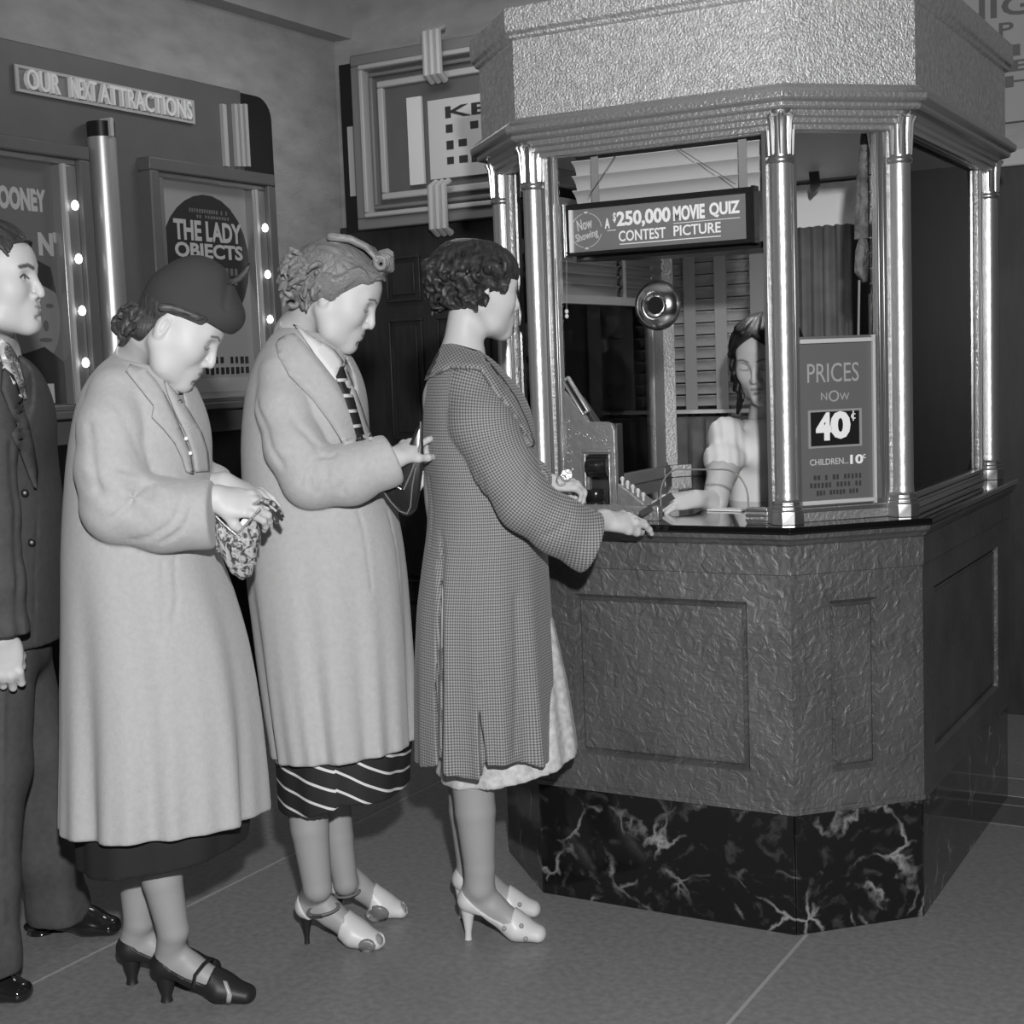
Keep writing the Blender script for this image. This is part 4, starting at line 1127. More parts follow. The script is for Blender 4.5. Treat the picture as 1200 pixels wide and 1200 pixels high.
def hair_mat(name, lo, hi, scale=38):
    m = mat(name, lo, .48, spec=.4); nt = m.node_tree; N = nt.nodes; L = nt.links; b = N['Principled BSDF']
    tc = N['Texture Coordinate']; a = N.new('ShaderNodeAttribute'); a.attribute_name = 'strand'
    w = N.new('ShaderNodeTexNoise'); w.noise_dimensions = '1D' if False else '3D'
    cx = N.new('ShaderNodeCombineXYZ'); mu = N.new('ShaderNodeMath'); mu.operation = 'MULTIPLY'; mu.inputs[1].default_value = 1.0
    L.new(a.outputs['Fac'], mu.inputs[0]); L.new(mu.outputs[0], cx.inputs[0])
    mp = N.new('ShaderNodeVectorMath'); mp.operation = 'MULTIPLY_ADD'; L.new(tc.outputs['Object'], mp.inputs[0]); mp.inputs[1].default_value = (18, 18, 18); L.new(cx.outputs[0], mp.inputs[2])
    w.inputs['Scale'].default_value = 3.0; w.inputs['Detail'].default_value = 4; L.new(mp.outputs[0], w.inputs['Vector'])
    r = N.new('ShaderNodeMapRange'); r.inputs[1].default_value = .3; r.inputs[2].default_value = .7; r.inputs[3].default_value = lo; r.inputs[4].default_value = hi
    L.new(w.outputs[0], r.inputs[0]); cc = N.new('ShaderNodeCombineColor')
    for i in range(3): L.new(r.outputs[0], cc.inputs[i])
    L.new(cc.outputs[0], b.inputs['Base Color'])
    bp = N.new('ShaderNodeBump'); bp.inputs['Strength'].default_value = .5; bp.inputs['Distance'].default_value = .003
    L.new(w.outputs[0], bp.inputs['Height']); L.new(bp.outputs[0], b.inputs['Normal'])
    return m

def hair(fig, H, name, mt, cap, locks, h=.003, cut=None, extra=None, kk=.004, lo=(-.17, -.15, -.17), hi=(.15, .15, .19)):
    """cap = function of head coordinates; locks = [(points in head coordinates, r0, r1)]"""
    L3 = [([H.pt(*q) for q in pts], r0*H.s, r1*H.s) for pts, r0, r1 in locks]
    bb = [(np.min(p, 0)-max(r0, r1)*1.3, np.max(p, 0)+max(r0, r1)*1.3) for p, r0, r1 in L3]
    def f(p):
        d = cap(H.loc(p))*H.s
        for (pts, r0, r1), (a, b) in zip(L3, bb):
            m_ = ((p > a) & (p < b)).all(1)
            if m_.any(): d[m_] = smin(d[m_], lock(p[m_], pts, r0, r1), kk)
        if cut is not None: d = smax(d, -cut(H.loc(p))*H.s, .003)
        return d
    def strand(V):
        best = np.full(len(V), .5); s = np.zeros(len(V))
        for i, (pts, r0, r1) in enumerate(L3):
            n = len(pts)
            for j in range(n-1):
                a, b = pts[j], pts[j+1]; ab = b-a; t = np.clip(((V-a)@ab)/(ab@ab), 0, 1); q = V-a-t[:, None]*ab; dd = np.sqrt((q*q).sum(1)); m_ = dd < best
                u = np.cross(ab/np.linalg.norm(ab), A_(.3, .2, .9)); best = np.where(m_, dd, best); s = np.where(m_, i*7.3+(q@u)*110, s)
        return s
    C_ = np.array([H.pt(x, y, z) for x in (lo[0], hi[0]) for y in (lo[1], hi[1]) for z in (lo[2], hi[2])])
    return fig.solid(name, f, C_.min(0), C_.max(0), h, mt, attrs={'strand': strand})

def scal(q, g):
    return smin(ell(q, (-.008, 0, .029), (.093+g, .073+g, .075+g)), ell(q, (.052, 0, .040), (.036+g, .052+g, .036+g)), .03)
def scalp(az, el, grow=.004):
    """point above the skull; az 0 = front, 90 = left; el from the crown (0) to the neck (180)"""
    a, e = math.radians(az), math.radians(el); R3 = (.095+grow, .075+grow, .076+grow)
    return (-.008+R3[0]*math.sin(e)*math.cos(a), R3[1]*math.sin(e)*math.sin(a), .029+R3[2]*math.cos(e)*(1. if el < 90 else 1.25))
def curl(c, u, v, r, turns, n=9, ph=0., drift=(0, 0, 0)):
    c, u, v, dr = (np.array(t, float) for t in (c, u, v, drift)); out = []
    for i in range(n):
        t = i/(n-1); a = ph+2*math.pi*turns*t; rr = r*(1-.55*t); out.append(tuple(c+u*math.cos(a)*rr+v*math.sin(a)*rr+dr*t))
    return out

def leg(fig_pts, k=.005): return lambda p: chain(p, fig_pts, k)
SHOE = {}
def make_shoe(fig, heel, toe, hh, mt, throat, name='shoe', heel_mt=None, label=None, peep=False, back=True, heel_r=(.017, .008), heel_x=.09, grow=.0045):
    """throat = [(x/L, height over the sole line)]: the upper edge of the shoe from heel to toe"""
    f0, h_, R, L_, P_ = foot_parts(heel, toe, hh, grow)
    tx, tz = zip(*throat)
    def f(p):
        q = (p-h_)@R; x = q[:, 0]/L_
        d = smax(f0(p), q[:, 2]-np.interp(x, tx, tz), .002)
        if peep: d = smax(d, -(np.sqrt((q[:, 0]-L_*.97)**2+(q[:, 1]*.8)**2+((q[:, 2]-.026)*1.2)**2)-.017), .002)
        return d
    lo = np.minimum(h_, h_+R[:, 0]*L_)-.06; hi = np.maximum(h_, h_+R[:, 0]*L_)+.06; lo[2] = -.005; hi[2] = hh+.13
    s = fig.solid(name, f, lo, hi, .0032, mt); SHOE[s.name] = f
    if label: s['label'] = label
    top = P_(heel_x+.05, 0, hh+.012); bot = P_(heel_x+.04, 0, 0.001)
    mb = MB(); mb.tube([bot, bot+A_(0, 0, .006), bot*.75+top*.25, bot*.4+top*.6, top], [heel_r[1]*1.15, heel_r[1], heel_r[1]*1.0, heel_r[1]*1.35+.002, heel_r[0]], 14)
    fig.mesh('heel', mb, heel_mt or mt, s)
    return s, P_, R, L_
def strap(fig, pts, r, mt, name='strap', parent=None, flat=.4):
    return fig.mesh(name, MB().tube(pts, r, 8, flat=flat), mt, parent)
def ring_pts(c, u, v, a, b, n=20):
    return [np.array(c)+np.array(u)*a*math.cos(2*math.pi*k/n)+np.array(v)*b*math.sin(2*math.pi*k/n) for k in range(n+1)]
def fl3(px, py): r = ray(px, py); q = r*(-EYE/r[2]); q[2] = 0; return q
def hem_plane(a, b, c):
    """plane through three (px, py, distance) points; positive below"""
    A, B, C = at(*a), at(*b), at(*c); n = np.cross(B-A, C-A); n /= np.linalg.norm(n)
    if n[2] > 0: n = -n
    return lambda p: (p-A)@n

# ---------------------------------------------------------------- woman in the felt hat
F1 = Figure('woman in pale wool coat and dark felt hat with quill, opening a patterned bag', -.76, 3.07, group=None)
D = 3.08
H1 = Head((249, 431), 3.01, math.radians(-2), math.radians(35), s=1.04, occ=.022)
base1 = at(168, 425, 3.08)
rh, rlo, rhi, _ = hand_sdf(at(253, 583, 2.95), (.93, .14, -.22), (-.05, -.75, .65), side=-1, s=.93, curl=(.55, .6, .65, .7), forearm=[(at(200, 595, 2.95), .030), (at(253, 583, 2.95), .024)], thumb=(.25, .55))
lh, llo, lhi, _ = hand_sdf(at(262, 566, 3.10), (.85, -.18, -.30), (.3, -.25, .92), side=1, s=.93, curl=(.30, .42, .5, .55), forearm=[(at(215, 575, 3.13), .030), (at(262, 566, 3.10), .024)], thumb=(.2, .5))
fn1, h1, R1, L1_, P1_ = foot_parts(fl3(180, 1173), fl3(302, 1174), .055)
ff1, h1b, R1b, L1b, P1b = foot_parts(fl3(139, 1154), fl3(262, 1142), .055)
nl1 = [(at(178, 880, 3.02), .056), (at(187, 1000, 3.01), .046), (at(190, 1030, 3.01), .043), (at(203, 1090, 3.015), .034), (P1_(.17, 0, .10), .028)]
fl1 = [(at(150, 880, 3.12), .056), (at(160, 1000, 3.13), .045), (at(162, 1030, 3.13), .042), (at(163, 1080, 3.13), .034), (P1b(.16, 0, .10), .028)]
def neck1(p): return smin(chain(p, [(H1.pt(-.026, 0, -.045), .047), (base1, .056), (at(160, 470, 3.08), .10)], .03), H1.sdf(p), .02)
hl = H1.c
F1.multi('body', [
    (neck1, hl-A_(.16, .14, .20), hl+A_(.15, .14, .17), .0026),
    (rh, rlo, rhi, .0026), (lh, llo, lhi, .0026),
    (lambda p: smin(leg(nl1)(p), fn1(p), .012), A_(-.90, 2.90, -.01), A_(-.60, 3.11, .62), .005),
    (lambda p: smin(leg(fl1)(p), ff1(p), .012), A_(-.98, 3.02, -.01), A_(-.70, 3.24, .62), .005),
    (lambda p: smin(chain(p, [(at(160, 470, 3.08), .10), (at(165, 620, 3.08), .12), (at(165, 760, 3.08), .14), (at(168, 890, 3.06), .10)], .05), chain(p, [(at(150, 470, 2.95), .05), (at(140, 590, 2.92), .04), (at(205, 595, 2.95), .035)], .03), .04), A_(-1.1, 2.8, .4), A_(-.5, 3.3, 1.36), .012),
], M_skin, {'tone': lambda V: H1.tone(V, .60)})

rows = [(402, 143, 186, .06), (414, 131, 200, .10), (430, 117, 213, .14), (450, 103, 222, .168), (475, 94, 230, .178), (510, 87, 242, .182), (540, 83, 246, .185), (600, 79, 246, .19), (650, 77, 254, .20), (700, 76, 274, .21), (750, 75, 290, .22), (800, 74, 300, .23), (850, 74, 307, .24), (900, 73, 312, .25), (950, 72, 316, .255), (1000, 72, 318, .258)]
def fold1(th, z):
    a = np.clip((1.05-z)/.6, 0, 1)
    return a*(.034*np.sin(7*th+1.0)+.032*np.sin(11*th+2.3)+.022*np.sin(19*th+.5)*a-.055)
S1 = Stack(rows, D, fold1, exp=2.15)
hem1 = hem_plane((72, 965, 3.08), (200, 989, 2.83), (317, 950, 3.08))
sl1 = [(at(138, 462, 2.955), .060), (at(131, 500, 2.915), .066), (at(130, 550, 2.90), .069), (at(139, 594, 2.90), .073), (at(190, 604, 2.905), .073), (at(240, 603, 2.93), .0725)]
sl1b = [(at(160, 462, 3.20), .060), (at(158, 520, 3.24), .066), (at(165, 590, 3.24), .070), (at(215, 590, 3.20), .065), (at(245, 575, 3.16), .062)]
cuff1 = at(250, 603, 2.93); cn1 = A_(.995, 0.02, -.0)
def sleeve1(p):
    d = chain(p, sl1, .02); q = p-sl1[3][0]
    d = d+.0030*np.sin((p[:, 0]*1.0+p[:, 2]*.8)*75+3*np.sin(p[:, 2]*22))*np.exp(-((p-at(150, 575, 2.84))**2).sum(1)/.006)
    return smax(d, (p-cuff1)@cn1, .006)
def coat1_raw(p):
    b = S1(p)
    b = smin(b, ell(p, at(186, 500, 3.06), (.085, .15, .10)), .05)
    d = smin(b, sleeve1(p), .006); d = smin(d, chain(p, [(at(150, 404, 3.13), .014), (at(146, 410, 3.04), .017), (at(160, 424, 2.985), .016), (at(176, 441, 2.985), .012)], .006), .008)
    d = smin(d, smax(chain(p, sl1b, .02), (p-cuff1)@cn1, .006), .012)
    d = smax(d, hem1(p), .004)
    nk = smin(cone(p, base1-A_(0, 0, .05), H1.pt(-.03, 0, -.05)+A_(-.0, 0, 0), .050, .066), cone(p, at(195, 447, 3.03), at(205, 475, 2.99), .03, .02), .02)
    return smax(d, -nk, .008)
coat1 = crease_fn(coat1_raw, [
    ([(192, 462), (203, 485), (217, 514), (226, 550)], .004, .007),
    ([(152, 572), (166, 569), (178, 567)], .004, .012), ([(166, 570), (150, 592), (132, 608)], .005, .010), ([(178, 567), (177, 582)], .004, .012),
    ([(215, 585), (203, 612), (180, 628), (155, 634)], .006, .006), ([(228, 590), (215, 620), (190, 636)], .006, .006),
    ([(104, 500), (108, 540), (116, 575)], .008, .006), ([(140, 556), (160, 562), (172, 566)], .006, .006),
    ([(132, 470), (150, 500), (165, 535)], .009, .003),
    ([(191, 660), (193, 710), (191, 745)], .003, .005), ([(205, 655), (208, 700), (203, 730)], .005, .004)])
c1 = F1.solid('coat', coat1, A_(-1.12, 2.72, .28), A_(-.44, 3.44, 1.46), .0055, M_wool)
patch(F1, 'lapel', coat1, [(152, 428), (148, 434), (164, 455), (180, 475), (178, 489), (192, 503), (205, 519), (214, 537), (219, 553), (226, 556), (222, 530), (213, 508), (203, 485), (191, 460), (182, 446), (170, 433)], M_wool, lift=.007, thick=.007, parent=c1)
patch(F1, 'lapel', coat1, [(193, 446), (205, 460), (222, 484), (236, 508), (243, 530), (245, 552), (229, 553), (226, 530), (218, 508), (206, 484), (197, 462)], M_wool, lift=.005, thick=.006, parent=c1)
for q in ((218, 514), (223, 531)): bump_dot(F1, 'button', coat1_raw, q[0], q[1], .0045, M_white, c1, lift=.010)
SK1 = Stack([(930, 92, 292, .20), (1000, 96, 284, .205), (1050, 96, 282, .205)], 3.08, lambda th, z: .03*np.sin(6*th+1)+.015*np.sin(13*th))
skh1 = hem_plane((100, 1010, 3.08), (180, 1027, 2.88), (282, 985, 3.08))
F1.solid('skirt', lambda p: smax(SK1(p), skh1(p), .003), A_(-1.05, 2.8, .2), A_(-.45, 3.35, .52), .006, M_skirt)
th = [(-.1, .13), (.0, .13), (.10, .122), (.22, .085), (.42, .062), (.56, .050), (.62, .085), (.75, .1), (1.1, .1)]
for (a, b) in ((fl3(180, 1173), fl3(302, 1174)), (fl3(139, 1154), fl3(262, 1142))):
    s, P_, R_3, L_ = make_shoe(F1, a, b, .055, M_shoe_b, th, heel_r=(.022, .012))
    strap(F1, [P_(.45, -.042, .050), P_(.47, -.036, .075), P_(.53, -.015, .092), P_(.56, .015, .092), P_(.52, .036, .075), P_(.48, .042, .050)], .0065, M_shoe_b, parent=s)
patch(F1, 'trim', SHOE['shoe'], [(261, 1149), (266, 1150), (272, 1166), (270, 1177), (265, 1177), (266, 1164)], mat('pale_trim', .4, .3), lift=.002, thick=.002, parent=bpy.data.objects['shoe'])
# hat
def hat_sd(q):
    d = ell(q, (.006, 0, .045), (.091, .084, .079))
    d = smin(d, ell(q, (.008, 0, .090), (.070, .064, .060)), .02)       # raised crown
    d = smin(d, ell(q, (.070, -.004, .070), (.048, .060, .040)), .025)  # front dipping over the brow
    d = d+.004*np.exp(-((q[:, 0]*.86+q[:, 2]*.5-.108)/.006)**2)*(q[:, 2] > .08)
    low = np.interp(q[:, 0], [-.12, -.08, .01, .06, .12], [-.012, -.006, .020, .040, .041])
    return smax(d, low-q[:, 2], .006)
hc = np.array([H1.pt(x, y, z) for x in (-.15, .15) for y in (-.13, .13) for z in (-.03, .2)])
hat = F1.solid('hat', lambda p: hat_sd(H1.loc(p))*H1.s, hc.min(0), hc.max(0), .003, M_felt)
qa, qm, qb = at(266, 333, 3.0), at(281, 326, 2.99), at(294, 307, 2.98)
strap(F1, [at(258, 345, 2.99), qa, at(273, 330, 2.99), qm, at(289, 317, 2.98), qb], [.003, .005, .007, .008, .007, .002], mat('quill_grey', .07, .6), 'quill', hat, flat=.8)
strap(F1, [at(248, 360, 2.94), at(258, 345, 2.985), at(266, 333, 2.985), at(281, 326, 2.985), at(293, 308, 2.975)], .0014, M_black, 'quill_shaft', hat, flat=1)
# hair under the hat
rnd = random.Random(11); locks = []
def cap1(q):
    d = smin(ell(q, (.003, 0, .029), (.086, .080, .080)), ell(q, (-.03, 0, -.035), (.055, .066, .040)), .02); d = smax(d, q[:, 0]-(-.010)-.25*np.clip(q[:, 2], -.1, .1), .01)
    return smax(d, -.070-q[:, 2], .01)
for k in range(40):
    az = math.radians(rnd.uniform(112, 248)); z0 = rnd.uniform(-.066, -.022)
    c = A_(-.004+.080*math.cos(az), .068*math.sin(az), z0); out = A_(math.cos(az), math.sin(az), 0); tng = np.cross(A_(0, 0, 1), out)
    locks.append((curl(c+out*.004, -out+tng*rnd.uniform(-.5, .5), A_(0, 0, -1)+tng*rnd.uniform(-.6, .6), rnd.uniform(.013, .018), .95, 8, ph=math.pi*rnd.uniform(.7, 1.3), drift=tng*rnd.uniform(-.02, .02)), .0075, .0065))
locks += [([(.060, -.072, .048), (.045, -.077, .040), (.020, -.080, .036), (-.004, -.082, .030), (-.02, -.085, .02)], .008, .008), ([(.066, -.062, .050), (.055, -.070, .036), (.035, -.076, .033), (.01, -.079, .028)], .006, .006)]
hair(F1, H1, 'hair', hair_mat('brown_hair', .025, .10), cap1, locks)
# patterned drawstring bag with metal frame held by the woman in the hat
def pleat_mat(name, lo, hi, sc, kind='voronoi', th=.5):
    m = mat(name, lo, .5); nt = m.node_tree; N = nt.nodes; L = nt.links; b = N['Principled BSDF']; tc = N['Texture Coordinate']
    d = N.new('ShaderNodeTexNoise'); d.inputs['Scale'].default_value = sc; d.inputs['Detail'].default_value = 3; d.inputs['Distortion'].default_value = 2.2
    L.new(tc.outputs['Object'], d.inputs[0]); r = N.new('ShaderNodeValToRGB'); e = r.color_ramp.elements
    e[0].position = .44; e[0].color = (lo, lo, lo, 1); e[1].position = .54; e[1].color = (hi, hi, hi, 1)
    L.new(d.outputs[0], r.inputs[0]); L.new(r.outputs[0], b.inputs['Base Color'])
    return m
M_paisley = pleat_mat('paisley_cloth', .06, .46, 55)
def held(name, label, cat, x, y, z=0): return Figure(label, x, y, name=name, cat=cat)
B1 = held('clutch_bag', 'patterned pouch bag with open silvery frame held by the woman in the hat', 'bag', -.57, 2.95)
bc = at(277, 640, 2.96)
def bag1(p):
    d = smin(ell(p, at(277, 634, 2.96), (.046, .030, .044)), ell(p, at(284, 660, 2.96), (.026, .020, .034)), .03)
    d = smin(d, ell(p, at(290, 622, 2.965), (.024, .022, .032)), .015); d = smin(d, ell(p, at(263, 622, 2.955), (.022, .022, .028)), .015)
    d = d+.0018*np.sin(((p-bc)[:, 0])*330+((p-bc)[:, 2])*60)
    a = at(252, 604, 2.96); v = at(277, 627, 2.96); c = at(304, 597, 2.96)
    n1 = np.cross(v-a, A_(0, 1, 0)); n1 /= np.linalg.norm(n1); n2 = np.cross(c-v, A_(0, 1, 0)); n2 /= np.linalg.norm(n2)
    cut = np.minimum(-((p-v)@n1) if n1[2] < 0 else (p-v)@n1, -((p-v)@n2) if n2[2] < 0 else (p-v)@n2)
    return smax(d, cut, .003)
bg = B1.solid('pouch', bag1, bc-A_(.07, .06, .11), bc+A_(.08, .06, .11), .003, M_paisley)
for dy in (-.020, .006):
    B1.mesh('frame_bar', MB().tube([at(253, 605, 2.955+dy), at(264, 616, 2.955+dy), at(277, 627, 2.955+dy)], .0026, 8), M_silver, bg)
    B1.mesh('frame_bar', MB().tube([at(277, 627, 2.955+dy), at(290, 613, 2.955+dy), at(305, 596, 2.955+dy)], .0026, 8), M_silver, bg)
B1.mesh('lining', MB().prism([(0, 0), (.020, .008), (.052, .050), (.034, .055), (.012, .028), (-.012, .034), (-.022, .020)], -.004, .004, lambda p: at(277, 625, 2.962)+A_(p[0]*.82, p[2], p[1]*.82)), M_white, bg, smooth=False)
B1.mesh('lining', MB().prism([(.004, .006), (.03, .02), (.056, .054), (.048, .058), (.02, .034)], -.004, .004, lambda p: at(279, 625, 2.975)+A_(p[0]*.82, p[2], p[1]*.82)), M_dark, bg, smooth=False)
fp = MB(); fp.tube([at(299, 592, 2.96), at(308, 586, 2.95), at(320, 590, 2.95), at(327, 597, 2.955), at(333, 606, 2.96)], [.012, .013, .011, .009, .003], 10, flat=.45); B1.mesh('flap', fp, M_paisley, bg)
fp = MB(); fp.tube([at(304, 600, 2.965), at(310, 606, 2.97)], [.008, .004], 8); fp.tube([at(324, 600, 2.965), at(331, 610, 2.97)], [.006, .003], 8); B1.mesh('lining_edge', fp, M_dark, bg)

# ---------------------------------------------------------------- woman with the rolled fringe and striped tie
F2 = Figure('bare-headed woman in pale wool coat, striped neck scarf and rolled fringe, holding open handbag', -.40, 3.36)
D2 = 3.36
H2 = Head((437, 385), 3.30, math.radians(3), math.radians(28), s=1.02)
base2 = at(352, 395, 3.37)
rh2, rlo2, rhi2, _ = hand_sdf(at(458, 537, 3.19), (.62, .62, .40), (-.35, -.55, .70), side=-1, s=.86, curl=(.10, .75, .9, 1.0), forearm=[(at(415, 552, 3.17), .030), (at(460, 538, 3.19), .024)], thumb=(.05, .45))
lh2, llo2, lhi2, _ = hand_sdf(at(455, 548, 3.42), (.85, -.45, .0), (.1, .1, .98), side=1, s=.9, curl=(.5, .6, .7, .8), forearm=[(at(420, 552, 3.45), .030), (at(455, 548, 3.42), .024)], thumb=(.3, .4))
fn2, _a, R2, L2_, P2_ = foot_parts(fl3(350, 1105), fl3(452, 1112), .065)
ff2, _a, R2b, L2b, P2b = foot_parts(fl3(388, 1078), fl3(479, 1074), .065)
nl2 = [(at(345, 850, 3.30), .054), (at(358, 930, 3.29), .048), (at(363, 970, 3.285), .045), (at(372, 1040, 3.28), .034), (P2_(.16, 0, .115), .026)]
fl2 = [(at(385, 850, 3.44), .052), (at(390, 930, 3.44), .042), (at(396, 980, 3.44), .038), (at(405, 1035, 3.43), .030), (P2b(.16, 0, .115), .026)]
def neck2(p): return smin(chain(p, [(H2.pt(-.028, 0, -.050), .045), (base2, .056), (at(350, 440, 3.36), .10)], .03), H2.sdf(p), .02)
hl = H2.c
F2.multi('body', [
    (neck2, hl-A_(.16, .14, .20), hl+A_(.15, .14, .17), .0028),
    (rh2, rlo2, rhi2, .0026), (lh2, llo2, lhi2, .003),
    (lambda p: smin(leg(nl2)(p), fn2(p), .010), A_(-.66, 3.15, -.01), A_(-.24, 3.40, .60), .005),
    (lambda p: smin(leg(fl2)(p), ff2(p), .010), A_(-.56, 3.32, -.01), A_(-.18, 3.56, .60), .005),
    (lambda p: smin(chain(p, [(at(352, 440, 3.36), .10), (at(365, 560, 3.36), .115), (at(375, 700, 3.36), .13), (at(375, 850, 3.36), .10)], .05), chain(p, [(at(335, 450, 3.24), .05), (at(362, 550, 3.20), .04), (at(415, 548, 3.18), .035)], .03), .04), A_(-.75, 3.0, .4), A_(-.15, 3.6, 1.42), .012),
], M_skin, {'tone': lambda V: H2.tone(V, .60)})
rows = [(371, 333, 374, .06), (384, 324, 390, .10), (397, 315, 400, .135), (415, 303, 408, .158), (430, 297, 414, .168), (453, 290, 421, .175), (487, 286, 428, .182), (520, 284, 434, .185), (552, 285, 442, .185), (575, 286, 452, .188), (600, 287, 465, .192), (640, 288, 473, .2), (680, 291, 478, .205), (727, 297, 482, .21), (777, 303, 486, .22), (833, 311, 489, .23), (868, 317, 491, .235), (910, 320, 492, .24)]
def fold2(th, z):
    a = np.clip((1.05-z)/.6, 0, 1)
    return a*(.034*np.sin(8*th+.3)+.030*np.sin(13*th+1.3)+.022*np.sin(21*th+2.5)*a-.055)
S2 = Stack(rows, D2, fold2, exp=2.15)
hem2 = hem_plane((319, 883, 3.36), (395, 898, 3.13), (491, 866, 3.36))
sl2 = [(at(333, 440, 3.245), .057), (at(334, 480, 3.21), .062), (at(345, 525, 3.18), .064), (at(366, 560, 3.17), .067), (at(410, 556, 3.165), .066), (at(452, 541, 3.18), .056), (at(468, 533, 3.19), .046)]
sl2b = [(at(350, 440, 3.47), .057), (at(360, 500, 3.52), .062), (at(385, 550, 3.52), .064), (at(425, 552, 3.48), .060), (at(448, 545, 3.45), .055)]
ce2 = at(461, 536, 3.18); cn2 = (at(470, 533, 3.19)-at(452, 541, 3.18)); cn2 /= np.linalg.norm(cn2)
def coat2_raw(p):
    b = smin(S2(p), ell(p, at(385, 470, 3.34), (.075, .14, .10)), .05)
    s = smax(chain(p, sl2, .02), (p-ce2)@cn2, .006); d = smin(b, s, .006); d = smin(d, chain(p, [(at(344, 374, 3.42), .013), (at(336, 381, 3.33), .017), (at(347, 394, 3.27), .016), (at(364, 412, 3.255), .012)], .006), .008)
    d = smin(d, smax(chain(p, sl2b, .02), (p-at(448, 545, 3.45))@cn2, .006), .012)
    d = smax(d, hem2(p), .004)
    nk = smin(cone(p, base2-A_(0, 0, .05), H2.pt(-.03, 0, -.05), .050, .068), cone(p, at(385, 420, 3.32), at(410, 455, 3.26), .035, .02), .02)
    return smax(d, -nk, .008)
coat2 = crease_fn(coat2_raw, [
    ([(425, 435), (420, 470), (423, 505)], .002, .0),
    ([(379, 534), (365, 538), (356, 552), (352, 568)], .004, .012), ([(374, 520), (372, 530), (380, 535), (392, 533)], .004, .010),
    ([(368, 545), (362, 560), (364, 574)], .005, .008), ([(384, 550), (380, 565), (372, 578)], .005, .006), ([(420, 545), (410, 560), (398, 574)], .007, .006),
    ([(330, 470), (350, 500), (370, 520)], .008, .006), ([(300, 470), (312, 505), (330, 545)], .009, .006),
    ([(402, 576), (420, 598), (430, 640), (436, 690)], .004, .004), ([(446, 578), (455, 600), (466, 650), (472, 720)], .005, .005),
    ([(371, 606), (371, 637), (398, 637)], .0035, .005)])
c2 = F2.solid('coat', coat2, A_(-.78, 2.98, .36), A_(-.10, 3.70, 1.52), .0055, M_wool2)
patch(F2, 'collar', coat2_raw, [(337, 393), (328, 398), (324, 404), (327, 419), (339, 440), (368, 470), (388, 497), (403, 520), (423, 516), (415, 488), (407, 470), (393, 447), (373, 421), (354, 400), (345, 392)], M_wool2, lift=.008, thick=.008, parent=c2)
patch(F2, 'lapel', coat2_raw, [(404, 428), (412, 448), (422, 475), (430, 500), (436, 515), (426, 515), (418, 490), (410, 462), (401, 437)], M_wool2, lift=.008, thick=.007, parent=c2)
blouse = patch(F2, 'blouse_collar', lambda p: np.minimum(coat2_raw(p), neck2(p)), [(344, 380), (354, 393), (372, 419), (393, 446), (402, 424), (392, 411), (378, 402), (362, 393), (350, 383)], M_shirt, lift=.006, thick=.006)
def tie_mat():
    m = mat('striped_scarf', .02, .6); nt = m.node_tree; N = nt.nodes; L = nt.links; b = N['Principled BSDF']; tc = N['Texture Coordinate']
    w = N.new('ShaderNodeTexWave'); w.bands_direction = 'Z'; w.inputs['Scale'].default_value = 9.; w.inputs['Distortion'].default_value = .4
    L.new(tc.outputs['Object'], w.inputs[0]); r = N.new('ShaderNodeValToRGB'); e = r.color_ramp.elements; e[0].position = .88; e[0].color = (.02,)*3+(1,); e[1].position = .92; e[1].color = (.65,)*3+(1,)
    L.new(w.outputs[0], r.inputs[0]); L.new(r.outputs[0], b.inputs['Base Color']); return m
patch(F2, 'neck_scarf', coat2_raw, [(394, 441), (400, 427), (406, 444), (414, 468), (421, 492), (427, 514), (418, 517), (411, 490), (403, 465), (396, 449)], tie_mat(), lift=.012, thick=.007)
# striped dress below the coat
def stripe_mat():
    m = mat('striped_dress', .02, .8); nt = m.node_tree; N = nt.nodes; L = nt.links; b = N['Principled BSDF']; a = N.new('ShaderNodeAttribute'); a.attribute_name = 'stripe'
    fr = N.new('ShaderNodeMath'); fr.operation = 'FRACT'; L.new(a.outputs['Fac'], fr.inputs[0]); r = N.new('ShaderNodeValToRGB'); r.color_ramp.interpolation = 'CONSTANT'
    e = r.color_ramp.elements; e[0].position = 0; e[0].color = (.7,)*3+(1,); e[1].position = .15; e[1].color = (.018,)*3+(1,)
    L.new(fr.outputs[0], r.inputs[0]); L.new(r.outputs[0], b.inputs['Base Color']); return m
SK2 = Stack([(850, 322, 484, .19), (900, 326, 478, .20), (960, 329, 479, .20), (990, 330, 480, .2)], 3.36, lambda th, z: .022*np.sin(7*th+1.2)+.008*np.sin(15*th))
hs2a = hem_plane((330, 937, 3.33), (372, 956, 3.17), (402, 936, 3.20)); hs2b = hem_plane((395, 940, 3.2), (465, 934, 3.25), (480, 918, 3.36))
def str2(V):
    u = V[:, 0]-at(400, 900, 3.2)[0]; z = V[:, 2]
    return (z+u*np.where(u < -.01, .28, .62))/.043+.35
F2.solid('dress', lambda p: smax(SK2(p), smax(hs2a(p), hs2b(p)-.0, .004) if False else np.where(p[:, 0] < at(402, 930, 3.2)[0], hs2a(p), hs2b(p)), .003), A_(-.62, 3.1, .28), A_(-.16, 3.62, .56), .0045, stripe_mat(), attrs={'stripe': str2})
S2L = []
sth = [(-.1, .14), (0, .135), (.10, .105), (.2, .062), (.3, .036), (.45, .026), (.50, .032), (.58, .085), (.8, .1), (1.1, .1)]
